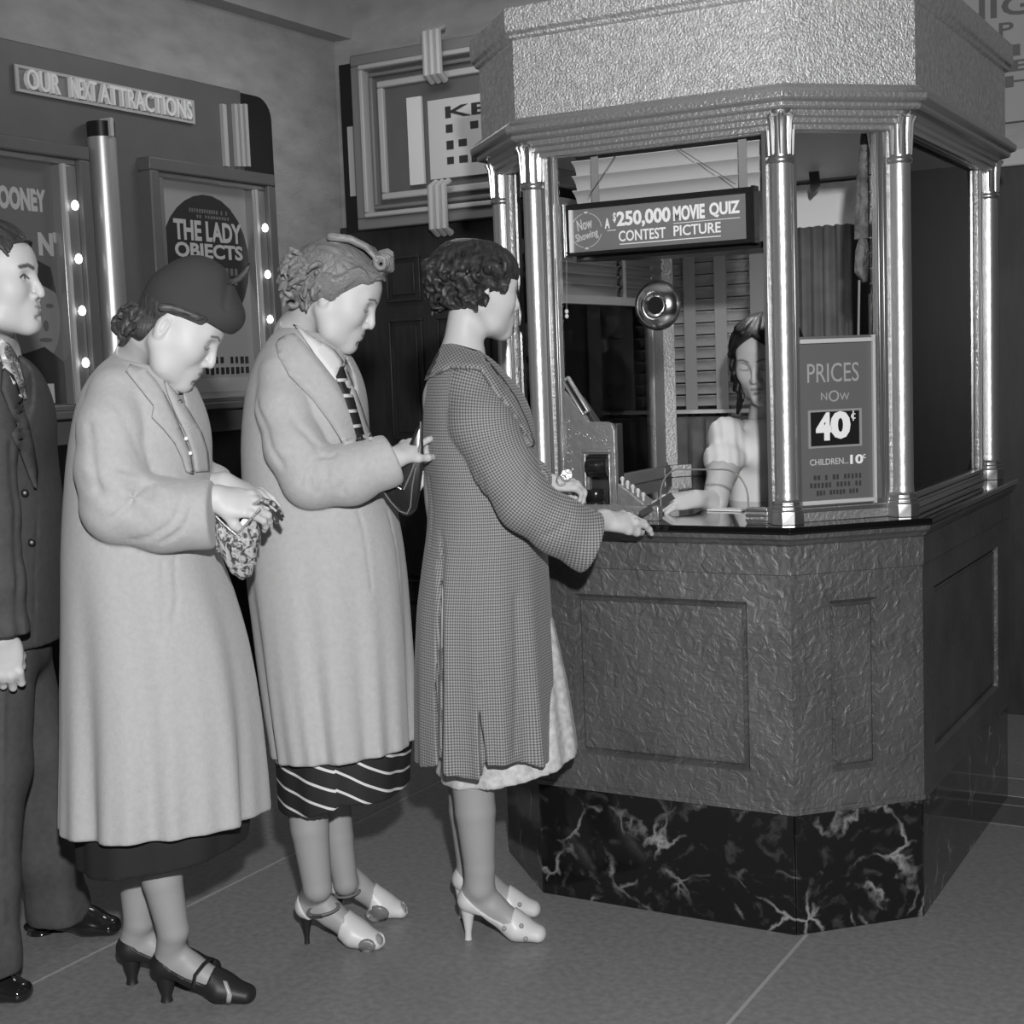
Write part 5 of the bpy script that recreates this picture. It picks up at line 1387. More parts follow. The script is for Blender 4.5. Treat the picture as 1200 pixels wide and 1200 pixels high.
for (a, b) in ((fl3(350, 1105), fl3(452, 1112)), (fl3(388, 1078), fl3(479, 1074))):
    s, P_, R_3, L_ = make_shoe(F2, a, b, .065, M_shoe_w, sth, heel_mt=M_shoe_b, peep=True, heel_r=(.018, .006), heel_x=.06)
    near_ = not S2L; c_ = at(379, 1065, 3.275) if near_ else at(407, 1046, 3.43); r_ = .0365 if near_ else .030
    strap(F2, ring_pts(c_, A_(1, 0, .12), A_(0, 1, 0), r_, r_*1.02), .0045, M_brownp, 'ankle_strap', s)
    if near_: strap(F2, [c_+A_(-.020, -.034, -.002), c_+A_(.004, -.040, .001)], .0065, M_chrome, 'buckle', s)
    S2L.append(s)
patch(F2, 'toe_patch', SHOE[S2L[0].name], [(430+10*math.cos(k*math.pi/8), 1109+9*math.sin(k*math.pi/8)) for k in range(16)], M_brownp, lift=.0006, thick=.002, parent=S2L[0])
patch(F2, 'side_panel', SHOE[S2L[1].name], [(442+14*math.cos(k*math.pi/8), 1071+10*math.sin(k*math.pi/8)) for k in range(16)], M_brownp, lift=.0006, thick=.002, parent=S2L[1])
# hair rolled over the forehead
rnd = random.Random(5); locks = []
def cap2(q):
    d = scal(q, .012); hx = np.interp(q[:, 2], [-.10, -.05, -.025, .0, .03, .055, .070, .082], [-.03, -.015, .006, .022, .044, .064, .085, .14])
    d = smax(d, q[:, 0]-hx, .008); return smax(d, -.078-q[:, 2]-.0*q[:, 0], .012)
for s_ in (-1, 1):
    for k in range(15):                # waves swept back from the temples
        z0 = .085-.105*k/14; x0 = float(np.interp(z0, [-.02, .02, .045, .075, .11], [.006, .030, .056, .080, .09]))-.002
        y0 = -.076*math.sqrt(max(.06, 1-((x0+.01)/.1)**2-((z0-.036)/.088)**2)); pts = []
        for t in np.linspace(0, 1, 9):
            x = x0-(.085+.02*k/14)*t; z = z0-.055*t*(1-.3*k/14)-.012*math.sin(t*9+k*.7); rr = math.sqrt(max(.05, 1-((x+.015)/.112)**2-((z-.034)/.098)**2)); pts.append((x, s_*(-.083*rr-.003), z))
        locks.append((pts, .0075, .009))
for k in range(46):
    az = rnd.uniform(95, 265); el = rnd.uniform(88, 140)
    c = np.array(scalp(az, el, .014)); out = c-A_(-.012, 0, .03); out[2] *= .3; out /= np.linalg.norm(out); tng = np.cross(A_(0, 0, 1), out)
    locks.append((curl(c+out*.004, -out+tng*rnd.uniform(-.6, .6), A_(0, 0, -1)+tng*rnd.uniform(-.7, .7), rnd.uniform(.014, .022), 1.0, 8, ph=math.pi*rnd.uniform(.6, 1.4), drift=tng*rnd.uniform(-.025, .025)), .0075, .006))
for y in np.linspace(-.05, .05, 9):     # the roll
    w = 1-abs(y)/.09
    c = A_(.070+.006*w, y, .098+.014*w)
    locks.append((curl(c, (0.2, 0, -1), (1, 0, .1), .021*w+.006, 1.35, 12, ph=math.pi*.8, drift=(0, .004, 0)), .0065, .0055))
    locks.append(([(.062, y, .106), (.030, y*1.05, .122), (-.01, y*1.1, .122), (-.05, y*1.15, .108)], .008, .009))
hair(F2, H2, 'hair', hair_mat('light_brown_hair', .13, .32), cap2, locks, h=.003)
# her open leather handbag
B2 = held('handbag', 'dark leather handbag held open by the woman with rolled fringe', 'handbag', -.2, 3.2)
Mg = lambda p: at(p[0], p[1], 3.235+p[2])
bo = MB(); bo.prism([(447, 571), (453, 584), (462, 594), (472, 603), (480, 605), (488, 598), (492, 580), (497, 540), (495, 496), (489, 500), (476, 528), (464, 552), (456, 566), (450, 562)], -.028, .028, Mg)
bb_ = B2.mesh('bag_body', bo, M_patent, smooth=False); bv = bb_.modifiers.new('bevel', 'BEVEL'); bv.width = .006; bv.segments = 3; bb_.data.shade_smooth()
B2.mesh('piping', MB().tube([Mg((x, y, -.031)) for x, y in ((450, 577), (458, 588), (468, 599), (477, 602), (481, 594), (483, 570), (487, 548))], .0017, 6), mat('leather_edge', .22, .3), bb_)
B2.mesh('piping', MB().tube([Mg((x, y, -.031)) for x, y in ((493, 494), (492, 520), (489, 534), (481, 556), (473, 574))], .0022, 6), mat('leather_edge', .22, .3), bb_)
B2.mesh('frame_clasp', MB().tube([Mg((x, y, -.034)) for x, y in ((458, 560), (464, 564), (471, 567))], .0042, 8), M_chrome, bb_)
B2.mesh('frame_clasp', MB().tube([Mg((x, y, -.034)) for x, y in ((456, 565), (463, 569), (470, 573))], .0025, 8), M_chrome, bb_)

# ---------------------------------------------------------------- woman at the window
def check_mat():
    m = mat('checked_wool', .2, .9, sheen=.1); nt = m.node_tree; N = nt.nodes; L = nt.links; b = N['Principled BSDF']; outs = []
    for nm in ('cu', 'cv'):
        a = N.new('ShaderNodeAttribute'); a.attribute_name = nm; d = N.new('ShaderNodeMath'); d.operation = 'MULTIPLY'; d.inputs[1].default_value = 1/.0066; L.new(a.outputs['Fac'], d.inputs[0])
        fr = N.new('ShaderNodeMath'); fr.operation = 'FRACT'; L.new(d.outputs[0], fr.inputs[0]); g_ = N.new('ShaderNodeMath'); g_.operation = 'GREATER_THAN'; g_.inputs[1].default_value = .48; L.new(fr.outputs[0], g_.inputs[0]); outs.append(g_)
    ad = N.new('ShaderNodeMath'); ad.operation = 'ADD'; L.new(outs[0].outputs[0], ad.inputs[0]); L.new(outs[1].outputs[0], ad.inputs[1])
    r = N.new('ShaderNodeMapRange'); r.inputs[1].default_value = 0; r.inputs[2].default_value = 2; r.inputs[3].default_value = .075; r.inputs[4].default_value = .36; L.new(ad.outputs[0], r.inputs[0])
    cc = N.new('ShaderNodeCombineColor')
    for i in range(3): L.new(r.outputs[0], cc.inputs[i])
    L.new(cc.outputs[0], b.inputs['Base Color']); return m
M_check = check_mat()
F3 = Figure('woman with dark curled hair in checked coat, paying at the booth window', -.06, 3.36)
D3 = 3.36
H3 = Head((608, 362), 3.42, math.radians(-20), math.radians(8), s=1.0)
base3 = at(541, 425, 3.37)
rh3, rlo3, rhi3, _ = hand_sdf(at(708, 609, 3.30), (.84, .50, -.03), (-.05, -.45, .89), side=-1, s=.90, curl=(.30, .34, .40, .46), forearm=[(at(675, 617, 3.22), .028), (at(708, 609, 3.30), .024)], thumb=(-.15, .30))
lh3, llo3, lhi3, P3h = hand_sdf(at(642, 566, 3.50), (.90, .25, -.12), (.0, -.3, .95), side=1, s=.86, curl=(.75, .7, .7, .7), forearm=[(at(620, 560, 3.46), .028), (at(642, 566, 3.50), .024)], thumb=(.1, .6))
fn3, _a, R3_, L3_, P3_ = foot_parts(fl3(540, 1101), fl3(641, 1103), .07)
ff3, _a, R3b, L3b, P3b = foot_parts(fl3(533, 1076), fl3(635, 1073), .07)
nl3 = [(at(548, 840, 3.30), .056), (at(554, 915, 3.30), .050), (at(557, 950, 3.30), .048), (at(562, 1016, 3.30), .037), (at(562, 1040, 3.30), .036), (P3_(.17, 0, .12), .028)]
fl3_ = [(at(545, 840, 3.46), .054), (at(548, 950, 3.46), .046), (at(552, 1016, 3.45), .034), (P3b(.17, 0, .12), .027)]
def neck3(p): return smin(chain(p, [(H3.pt(-.018, 0, -.060), .041), (base3, .050), (at(545, 470, 3.36), .10)], .03), H3.sdf(p), .02)
hl = H3.c
F3.multi('body', [
    (neck3, hl-A_(.16, .14, .22), hl+A_(.15, .14, .17), .0028),
    (rh3, rlo3, rhi3, .0026), (lh3, llo3, lhi3, .0026),
    (lambda p: smin(leg(nl3)(p), fn3(p), .012), A_(-.26, 3.15, -.01), A_(.16, 3.42, .60), .005),
    (lambda p: smin(leg(fl3_)(p), ff3(p), .012), A_(-.26, 3.34, -.01), A_(.16, 3.58, .60), .005),
    (lambda p: smin(smin(chain(p, [(at(545, 470, 3.36), .10), (at(560, 570, 3.36), .115), (at(565, 700, 3.36), .13), (at(565, 850, 3.36), .10)], .05), chain(p, [(at(560, 490, 3.23), .05), (at(612, 590, 3.18), .04), (at(680, 617, 3.22), .035)], .03), .04), chain(p, [(at(560, 470, 3.48), .05), (at(585, 570, 3.52), .04), (at(625, 561, 3.46), .033)], .03), .04), A_(-.40, 3.0, .4), A_(.28, 3.66, 1.42), .012),
], M_skin, {'tone': lambda V: H3.tone(V, .60)})
rows = [(403, 521, 560, .065), (415, 512, 574, .10), (430, 505, 588, .14), (445, 501, 599, .162), (478, 496, 612, .175), (515, 495, 622, .18), (551, 498, 632, .18), (590, 501, 638, .178), (622, 500, 641, .18), (656, 495, 642, .182), (707, 489, 645, .19), (763, 487, 649, .2), (820, 487, 653, .21), (883, 488, 657, .22), (930, 489, 660, .225)]
def fold3(th, z):
    a = np.clip((1.0-z)/.6, 0, 1)
    return a*(.040*np.sin(9*th+2.2)+.034*np.sin(14*th+.4)+.016*np.sin(23*th+1.5)*a-.02)
S3 = Stack(rows, D3, fold3, exp=2.1)
_hx = [(480, 893, 3.36), (516, 889, 3.28), (518, 904, 3.20), (552, 914, 3.16), (566, 913, 3.15), (568, 898, 3.15), (605, 894, 3.17), (656, 884, 3.36)]
_hp = [at(*q) for q in _hx]
def hem3(p): return np.interp(p[:, 0], [q[0] for q in _hp], [q[2] for q in _hp])+np.clip(p[:, 1]-3.3, -.2, .3)*.0-p[:, 2]
sl3 = [(at(553, 455, 3.245), .060), (at(565, 497, 3.20), .070), (at(592, 548, 3.165), .068), (at(616, 590, 3.15), .062), (at(655, 616, 3.17), .064), (at(692, 636, 3.20), .067), (at(705, 640, 3.21), .067)]
sl3b = [(at(560, 450, 3.46), .058), (at(575, 500, 3.52), .060), (at(595, 555, 3.53), .058), (at(622, 562, 3.47), .052)]
ce3 = (at(704, 602, 3.22)+at(679, 669, 3.19))/2; v3 = at(704, 602, 3.2)-at(679, 669, 3.2); cn3 = A_(v3[2], .0, -v3[0]); cn3 /= np.linalg.norm(cn3); cn3[1] = .25; cn3 /= np.linalg.norm(cn3)
def sleeve3(p): return smax(chain(p, sl3, .02), (p-ce3)@cn3, .004)
def coat3_raw(p):
    b = smin(S3(p), ell(p, at(590, 500, 3.34), (.060, .13, .09)), .05)
    d = smin(b, sleeve3(p), .006); d = smin(d, chain(p, sl3b, .02), .012); d = smax(d, hem3(p), .004)
    for (x0_, y0_, x1_, y1_, w0_, w1_) in ((518, 640, 516, 905, .0, .006), (562, 830, 567, 900, .0, .007)):
        a_ = at(x0_, y0_, 3.18); b_ = at(x1_, y1_, 3.18); t_ = np.clip((a_[2]-p[:, 2])/(a_[2]-b_[2]), 0, 1.1)
        sl_ = np.maximum(np.abs(p[:, 0]-(a_[0]+(b_[0]-a_[0])*t_))-(w0_+(w1_-w0_)*np.minimum(t_*1.6, 1)), p[:, 2]-a_[2]); sl_ = np.maximum(sl_, -(S3(p)+.045)); d = smax(d, -sl_, .010)
    inner = cone(p, at(705, 622, 3.23), at(680, 634, 3.20), .050, .040); d = smax(d, -inner, .006)
    nk = smin(cone(p, base3-A_(0, 0, .05), H3.pt(-.02, 0, -.06), .048, .064), cone(p, at(580, 425, 3.36), at(596, 450, 3.36), .035, .03), .02)
    return smax(d, -nk, .008)
coat3 = crease_fn(coat3_raw, [
    ([(560, 556), (566, 580), (562, 620), (558, 700), (560, 760)], .006, .005), ([(514, 660), (513, 720), (515, 800), (516, 900)], .006, .022), ([(516, 625), (520, 650), (514, 690)], .006, .006),
    ([(502, 560), (506, 600), (503, 640)], .008, .006), ([(565, 560), (578, 600), (573, 650), (570, 720)], .008, .004),
    ([(562, 800), (564, 850), (567, 896)], .004, .010), ([(622, 560), (618, 575), (606, 588)], .006, .008), ([(668, 606), (655, 620), (640, 628)], .006, .007),
    ([(605, 700), (606, 780), (604, 880)], .008, .005)])
def chk_uv(V):
    s = sleeve3(V); b = S3(V); onS = (s < b-.0) & (V[:, 2] > .9)
    cx, cy, rx, ry = S3.sec(V[:, 2]); th = np.arctan2((V[:, 1]-cy)/ry, (V[:, 0]-cx)/rx)
    u = (th+math.pi/2)*.19; u = np.where(np.abs(th+math.pi/2) > 2.2, V[:, 0], u); v = V[:, 2].copy()
    C_ = at(695, 482, 3.17); q = V-C_; rr = np.hypot(q[:, 0], q[:, 2]); an = np.arctan2(q[:, 2], -q[:, 0])
    u = np.where(onS, rr*1.04, u); v = np.where(onS, an*.27, v)
    return u, v
c3 = F3.solid('coat', coat3, A_(-.34, 2.98, .36), A_(.32, 3.72, 1.52), .0050, M_check, attrs={'cu': lambda V: chk_uv(V)[0], 'cv': lambda V: chk_uv(V)[1]})
def add_uv(o):
    me = o.data; co = np.zeros(len(me.vertices)*3); me.vertices.foreach_get('co', co); co = co.reshape(-1, 3)
    for k, c in (('cu', (co[:, 0]*.85+co[:, 2]*.5)*1.15), ('cv', (co[:, 2]*.85-co[:, 0]*.5)*1.15)):
        a = me.attributes.new(k, 'FLOAT', 'POINT'); a.data.foreach_set('value', c.astype(np.float32))
o = patch(F3, 'collar', coat3_raw, [(519, 404), (512, 418), (504, 434), (498, 446), (512, 438), (527, 431), (545, 431), (560, 432), (572, 440), (574, 428), (562, 413), (545, 408), (530, 404)], M_check, lift=.010, thick=.008, parent=c3); add_uv(o)
o = patch(F3, 'lapel', coat3_raw, [(562, 413), (575, 428), (590, 446), (604, 466), (616, 492), (626, 520), (620, 524), (610, 500), (598, 478), (584, 464), (572, 448), (563, 432)], M_check, lift=.006, thick=.007, parent=c3); add_uv(o)
M_dress3 = mat('pale_print_dress', .55, .85, vary=.25, vscale=60)
SK3 = Stack([(700, 570, 640, .07), (735, 550, 650, .085), (800, 528, 664, .10), (860, 516, 674, .125), (900, 513, 679, .14), (950, 513, 681, .14)], 3.36, lambda th, z: (.022*np.sin(8*th+2.5)+.02*np.sin(13*th)))
hs3 = hem_plane((517, 921, 3.30), (575, 927, 3.22), (678, 878, 3.36))
F3.solid('dress', lambda p: smax(SK3(p), hs3(p), .003), A_(-.30, 3.1, .28), A_(.22, 3.60, .92), .005, M_dress3)
pth = [(-.1, .16), (0, .145), (.10, .118), (.22, .092), (.40, .066), (.52, .052), (.60, .056), (.66, .09), (.8, .1), (1.1, .1)]
S3L = []
M_dot = mat('shoe_eyelet', .28, .5)
for (a, b) in ((fl3(540, 1101), fl3(641, 1103)), (fl3(533, 1076), fl3(635, 1073))):
    s, P_, R_3, L_ = make_shoe(F3, a, b, .07, M_shoe_w, pth, heel_r=(.019, .008), heel_x=.05)
    S3L.append(s)
for k, q in ((0, (591, 1088)), (0, (611, 1085)), (0, (616, 1100)), (1, (609, 1060)), (1, (616, 1074))): bump_dot(F3, 'eyelet', SHOE[S3L[k].name], q[0], q[1], .0058, M_dot, S3L[k], lift=.0006)
# dark hair: smooth crown, curls below
rnd = random.Random(21); locks = []
def cap3(q):
    d = scal(q, .008)
    hx = np.interp(q[:, 2], [-.10, -.07, -.045, -.01, .03, .055, .075, .1], [.0, .035, .052, .052, .060, .075, .098, .14])
    d = smax(d, q[:, 0]-hx, .008); return smax(d, -.072-q[:, 2], .012)
for k in range(30):
    az = 22+k*316/29; dr = 12 if az < 180 else -12; pts = []
    for t in np.linspace(0, 1, 8):
        el = 8+78*t; a = az+dr*t+3*math.sin(7*t+k); pts.append(scalp(a, el, .003+.010*t))
    locks.append((pts, .008, .009))
for k in range(78):
    az = rnd.uniform(48, 312); el = rnd.uniform(82, 138) if 95 < az < 265 else rnd.uniform(72, 128)
    c = np.array(scalp(az, el, .009)); out = c-A_(-.012, 0, .02); out[2] *= .3; out /= np.linalg.norm(out); tng = np.cross(A_(0, 0, 1), out)
    r = rnd.uniform(.013, .020)
    locks.append((curl(c+out*.004, -out+tng*rnd.uniform(-.8, .8)+A_(0, 0, rnd.uniform(-.4, .4)), A_(0, 0, -1)+tng*rnd.uniform(-.9, .9), r, 1.1, 9, ph=math.pi*rnd.uniform(.4, 1.6), drift=tng*rnd.uniform(-.02, .02)), .0085, .006))
hair(F3, H3, 'hair', hair_mat('dark_hair', .010, .06), cap3, locks, h=.003)
# her purse and money
B3 = held('purse', 'black purse tucked under the far arm of the woman in the checked coat', 'purse', .05, 3.5)
Mg3 = lambda p: at(p[0], p[1], 3.50+p[2])
b3 = B3.mesh('purse_body', MB().prism([(618, 540), (630, 545), (641, 560), (642, 598), (630, 602), (612, 590)], -.03, .03, Mg3), M_patent, smooth=False); bv = b3.modifiers.new('bevel', 'BEVEL'); bv.width = .006; bv.segments = 3
B3.mesh('purse_frame', MB().tube([Mg3((x, y, -.033)) for x, y in ((630, 546), (638, 560), (640, 578), (641, 597))], .0025, 8), M_chrome, b3)
# ---------------------------------------------------------------- man at the left edge
F4 = Figure('man in dark suit and patterned tie at far left, looking along the queue', -1.14, 3.25)
D4 = 3.25
H4 = Head((52, 346), 3.13, math.radians(3), math.radians(0), s=1.06, male=True, eyes='open')
base4 = at(-12, 420, 3.27)
rh4, rlo4, rhi4, _ = hand_sdf(at(0, 746, 3.02), (.06, .05, -.99), (.30, -.95, -.0), side=1, s=1.0, curl=(.55, .6, .65, .7), forearm=[(at(0, 700, 3.02), .030), (at(0, 746, 3.02), .026)], thumb=(-.15, .6), pip=(.8, .85, .9, .95))
lh4, llo4, lhi4, _ = hand_sdf(at(2, 742, 3.47), (.10, .05, -.99), (.20, .95, .0), side=-1, s=.98, curl=(.5, .55, .6, .65), forearm=[(at(0, 700, 3.47), .030), (at(2, 742, 3.47), .026)], thumb=(-.15, .6))
sl4b = [(at(-18, 455, 3.43), .068), (at(-18, 520, 3.47), .066), (at(-12, 600, 3.49), .062), (at(-4, 680, 3.48), .056), (at(2, 750, 3.47), .050)]
def neck4(p): return smin(chain(p, [(H4.pt(-.012, 0, -.055), .056), (base4, .062), (at(-10, 480, 3.25), .11)], .03), H4.sdf(p), .02)
hl = H4.c
F4.multi('body', [
    (neck4, hl-A_(.16, .14, .22), hl+A_(.16, .14, .17), .0028),
    (rh4, rlo4, rhi4, .0028), (lh4, llo4, lhi4, .004),
    (lambda p: smin(chain(p, [(at(-10, 480, 3.25), .11), (at(-8, 600, 3.25), .12), (at(-8, 740, 3.25), .08), (at(-16, 900, 3.11), .05), (at(-18, 1100, 3.06), .04)], .05), chain(p, [(at(-25, 470, 3.08), .05), (at(-14, 600, 3.02), .042), (at(0, 700, 3.02), .036)], .03), .04), A_(-1.5, 2.85, .05), A_(-.8, 3.5, 1.42), .012),
], M_skin, {'tone': lambda V: H4.tone(V, .60, .34, .10)})
rows = [(400, -38, 6, .075), (415, -58, 18, .12), (432, -72, 30, .17), (455, -80, 40, .195), (480, -85, 50, .205), (510, -86, 57, .21), (550, -85, 60, .21), (600, -82, 68, .20), (650, -82, 70, .20), (700, -84, 70, .208), (780, -86, 69, .213)]
S4 = Stack(rows, D4, lambda th, z: .006*np.sin(7*th)*np.clip((1.2-z)/.3, 0, 1), exp=2.2)
hem4 = hem_plane((-60, 757, 3.25), (20, 768, 3.05), (70, 748, 3.28))
sl4 = [(at(-22, 455, 3.07), .068), (at(-20, 520, 3.03), .066), (at(-14, 600, 3.00), .062), (at(-4, 680, 3.00), .056), (at(4, 738, 3.01), .050), (at(5, 752, 3.01), .050)]
def jk4_raw(p):
    d = smin(S4(p), ell(p, at(18, 480, 3.2), (.06, .15, .11)), .05); d = smin(d, smax(chain(p, sl4, .02), at(4, 744, 3.01)[2]-p[:, 2], .006), .012)
    d = smin(smax(d, hem4(p), .004), smax(chain(p, sl4b, .02), at(2, 742, 3.47)[2]-p[:, 2], .006), .01)
    nk = smin(cone(p, base4-A_(0, 0, .05), H4.pt(-.012, 0, -.055), .054, .070), cone(p, at(12, 435, 3.18), at(33, 490, 3.10), .045, .015), .02)
    return smax(d, -nk, .008)
jk4 = crease_fn(jk4_raw, [([(21, 490), (28, 520), (40, 560), (44, 580)], .003, .003), ([(14, 520), (20, 600), (22, 700), (24, 745)], .008, .012), ([(44, 585), (42, 660), (40, 750)], .003, .004), ([(12, 590), (26, 592)], .003, .002)])
c4 = F4.solid('jacket', jk4, A_(-1.50, 2.88, .58), A_(-.90, 3.62, 1.50), .006, M_suit)
patch(F4, 'lapel', jk4_raw, [(4, 432), (14, 440), (24, 464), (31, 490), (38, 520), (43, 552), (42, 574), (34, 556), (24, 530), (14, 508), (21, 498), (12, 480), (2, 456)], M_suit, lift=.008, thick=.008, parent=c4)
patch(F4, 'shirt_front', lambda p: np.minimum(jk4_raw(p), neck4(p)), [(-2, 402), (3, 398), (9, 404), (14, 420), (22, 445), (28, 466), (24, 468), (14, 448), (4, 430), (0, 416)], M_shirt, lift=.008, thick=.006)
patch(F4, 'necktie', lambda p: np.minimum(jk4_raw(p), neck4(p)), [(5, 404), (10, 402), (16, 412), (22, 425), (28, 445), (31, 466), (28, 468), (20, 447), (11, 426), (5, 414)], pleat_mat('tie_print', .05, .32, 120), lift=.012, thick=.008)
for q in ((29, 578), (37, 636)): bump_dot(F4, 'button', jk4_raw, q[0], q[1], .009, M_black, c4, lift=.004)
legN = [(at(-12, 770, 3.17), .100), (at(-16, 900, 3.10), .092), (at(-20, 1030, 3.07), .074), (at(-18, 1118, 3.055), .070), (at(-17, 1160, 3.05), .070)]
legF = [(at(8, 770, 3.33), .098), (at(36, 880, 3.38), .092), (at(58, 1000, 3.41), .074), (at(68, 1062, 3.43), .068), (at(71, 1090, 3.43), .068)]
def tr4(p):
    d = smin(smin(chain(p, legN, .03), chain(p, legF, .03), .03), ell(p, at(-8, 765, 3.25), (.125, .15, .09)), .03)
    d = d+.004*np.sin(p[:, 0]*60+p[:, 1]*40)*np.clip((.8-p[:, 2])/.5, 0, 1)
    n1_ = np.where(p[:, 1] > 3.24, at(70, 1078, 3.43)[2], at(-10, 1140, 3.05)[2])
    return smax(d, n1_-p[:, 2], .004)
F4.solid('trousers', crease_fn(tr4, [([(4, 800), (2, 900), (0, 1000), (4, 1080)], .006, -.008)]), A_(-1.42, 2.88, .02), A_(-.82, 3.56, .86), .007, M_suit)
oth = [(-.1, .12), (0, .075), (.12, .07), (.3, .075), (.42, .085), (.6, .08), (1.1, .08)]
M_shine = mat('polished_black_leather', .015, .12, coat=.6)
for (a, b) in ((fl3(-70, 1165), fl3(36, 1172)), (fl3(38, 1092), fl3(141, 1094))):
    s, P_, R_3, L_ = make_shoe(F4, a, b, .018, M_shine, oth, heel_r=(.026, .030), heel_x=.06, grow=.008)
# hair combed back
locks = []; 
def cap4(q):
    d = scal(q, .010); hx = np.interp(q[:, 2], [-.10, -.03, -.005, .03, .055, .072, .086], [-.05, -.02, .008, .030, .048, .080, .14])
    d = smax(d, q[:, 0]-hx, .006); return smax(d, -.06-q[:, 2], .012)
for k in range(26):
    y = -.062+.124*k/25; pts = []
    for t in np.linspace(0, 1, 9):
        x = .082-.15*t-.25*abs(y)*(1-t); z = .030+.090*math.sqrt(max(.02, 1-((x+.012)/.112)**2-(y/.085)**2)); pts.append((x, y*(1+.15*t), z+.003*math.sin(k*1.7+t*5)))
    locks.append((pts, .0065, .008))
for s_ in (-1, 1):
    for k in range(8):
        z0 = .075-.085*k/7; pts = []
        for t in np.linspace(0, 1, 7):
            x = .045-.06*k/7-.07*t; z = z0-.02*t; rr = math.sqrt(max(.05, 1-((x+.012)/.105)**2-((z-.036)/.092)**2)); pts.append((x, s_*-.079*rr, z))
        locks.append((pts, .006, .007))
hair(F4, H4, 'hair', hair_mat('dark_brown_hair', .02, .09), cap4, locks, h=.003)

# ---------------------------------------------------------------- cashier inside the booth
F5 = Figure('dark-haired young woman in white short-sleeved dress selling tickets inside the booth', .70, 3.93)
H5 = Head((883, 449), 3.83, math.radians(122), math.radians(20), s=1.0, tilt=0)
D5 = 3.95
base5 = at(902, 492, 3.96)
el5 = at(838, 588, 3.72); sh5 = at(858, 508, 3.92)
rh5, rlo5, rhi5, _ = hand_sdf(at(815, 585, 3.66), (-.93, -.28, -.05), (.0, -.45, .89), side=-1, s=.92, curl=(.55, .6, .62, .65), forearm=[(el5, .030), (at(815, 585, 3.66), .023)], thumb=(.05, .5))
lh5, llo5, lhi5, _ = hand_sdf(at(925, 600, 3.70), (-.8, -.5, -.1), (.0, -.3, .95), side=1, s=.9, curl=(.3, .35, .4, .45), forearm=[(at(975, 598, 3.80), .032), (at(925, 600, 3.70), .024)], thumb=(.2, .4))
def neck5(p): return smin(chain(p, [(H5.pt(-.022, 0, -.058), .048), (base5, .052), (at(905, 520, 3.98), .05)], .03), H5.sdf(p), .02)
hl = H5.c
F5.multi('body', [
    (neck5, hl-A_(.16, .16, .22), hl+A_(.16, .16, .17), .003), (rh5, rlo5, rhi5, .0028), (lh5, llo5, lhi5, .004),
    (lambda p: smin(smin(chain(p, [(at(905, 540, 3.97), .06), (at(905, 640, 3.96), .09), (at(905, 820, 3.96), .10)], .05), chain(p, [(sh5, .045), (at(848, 545, 3.82), .040), (el5, .035)], .03), .04), chain(p, [(at(950, 508, 3.96), .045), (at(985, 560, 3.90), .038), (at(975, 598, 3.80), .034)], .03), .04), A_(.45, 3.5, .35), A_(1.0, 4.2, 1.35), .012)],
    M_skin, {'tone': lambda V: H5.tone(V, .56, .26)})
SB5 = Stack([(486, 872, 936, .07), (494, 858, 950, .09), (505, 852, 956, .105), (530, 852, 958, .115), (560, 854, 955, .115), (590, 852, 956, .115), (640, 848, 962, .12), (800, 838, 972, .14)], D5, lambda th, z: .012*np.sin(9*th), exp=2.2)
def dr5(p):
    d = smin(SB5(p), smin(ell(p, at(851, 515, 3.88), (.052, .065, .062)), ell(p, at(848, 538, 3.83), (.055, .060, .048)), .02)+.0015*np.sin(p[:, 0]*260), .012)
    d = smin(d, ell(p, at(962, 525, 3.93), (.055, .06, .075)), .012)
    d = smin(d, ell(p, at(892, 530, 3.86), (.06, .05, .05)), .03)
    return smax(smax(d, -neck5(p)+.004, .004), at(840, 556, 3.88)[2]-p[:, 2], .004) if False else smax(d, -neck5(p)+.002, .004)
def dr5b(p):
    lo_ = np.where(np.abs(p[:, 0]-at(905, 560, D5)[0]) > .128, at(840, 555, 3.85)[2], .5)
    return smax(dr5(p), lo_-p[:, 2], .004)
F5.solid('dress', dr5b, A_(.42, 3.72, .48), A_(1.02, 4.16, 1.32), .0055, mat('white_dress', .82, .85))
rnd = random.Random(8); locks = []
def cap5(q):
    d = smin(scal(q, .012), ell(q, (-.02, 0, -.03), (.07, .082, .085)), .03); hx = np.interp(q[:, 2]+.7*(np.abs(q[:, 1])-.035)*(q[:, 2] > 0), [-.12, -.05, .0, .04, .062, .075], [.02, .03, .036, .052, .078, .14])
    return smax(smax(d, q[:, 0]-hx, .008), -.09-q[:, 2], .012)
for k in range(30):
    az = 30+k*300/29; pts = []
    for t in np.linspace(0, 1, 8):
        pts.append(scalp(az+5*math.sin(5*t+k), 6+(40 if az < 62 or az > 298 else 80)*t, .004+.012*t))
    locks.append((pts, .008, .009))
for k in range(90):
    az = rnd.uniform(62, 298); z0 = rnd.uniform(-.11, .02)
    c = np.array(scalp(az, 90, .016)); c[2] = z0; c[0] = min(c[0], .030); out = np.array([c[0]+.01, c[1], 0]); out /= np.linalg.norm(out); tng = np.cross(A_(0, 0, 1), out)
    locks.append(([tuple(c+A_(0, 0, .03)-out*.006), tuple(c+out*.006+tng*.008), tuple(c-A_(0, 0, .022)+out*.001), tuple(c-A_(0, 0, .042)+out*.010-tng*.006)], .009, .006))
hair(F5, H5, 'hair', hair_mat('black_hair', .004, .018), cap5, locks, h=.0034, lo=(-.17, -.15, -.19))
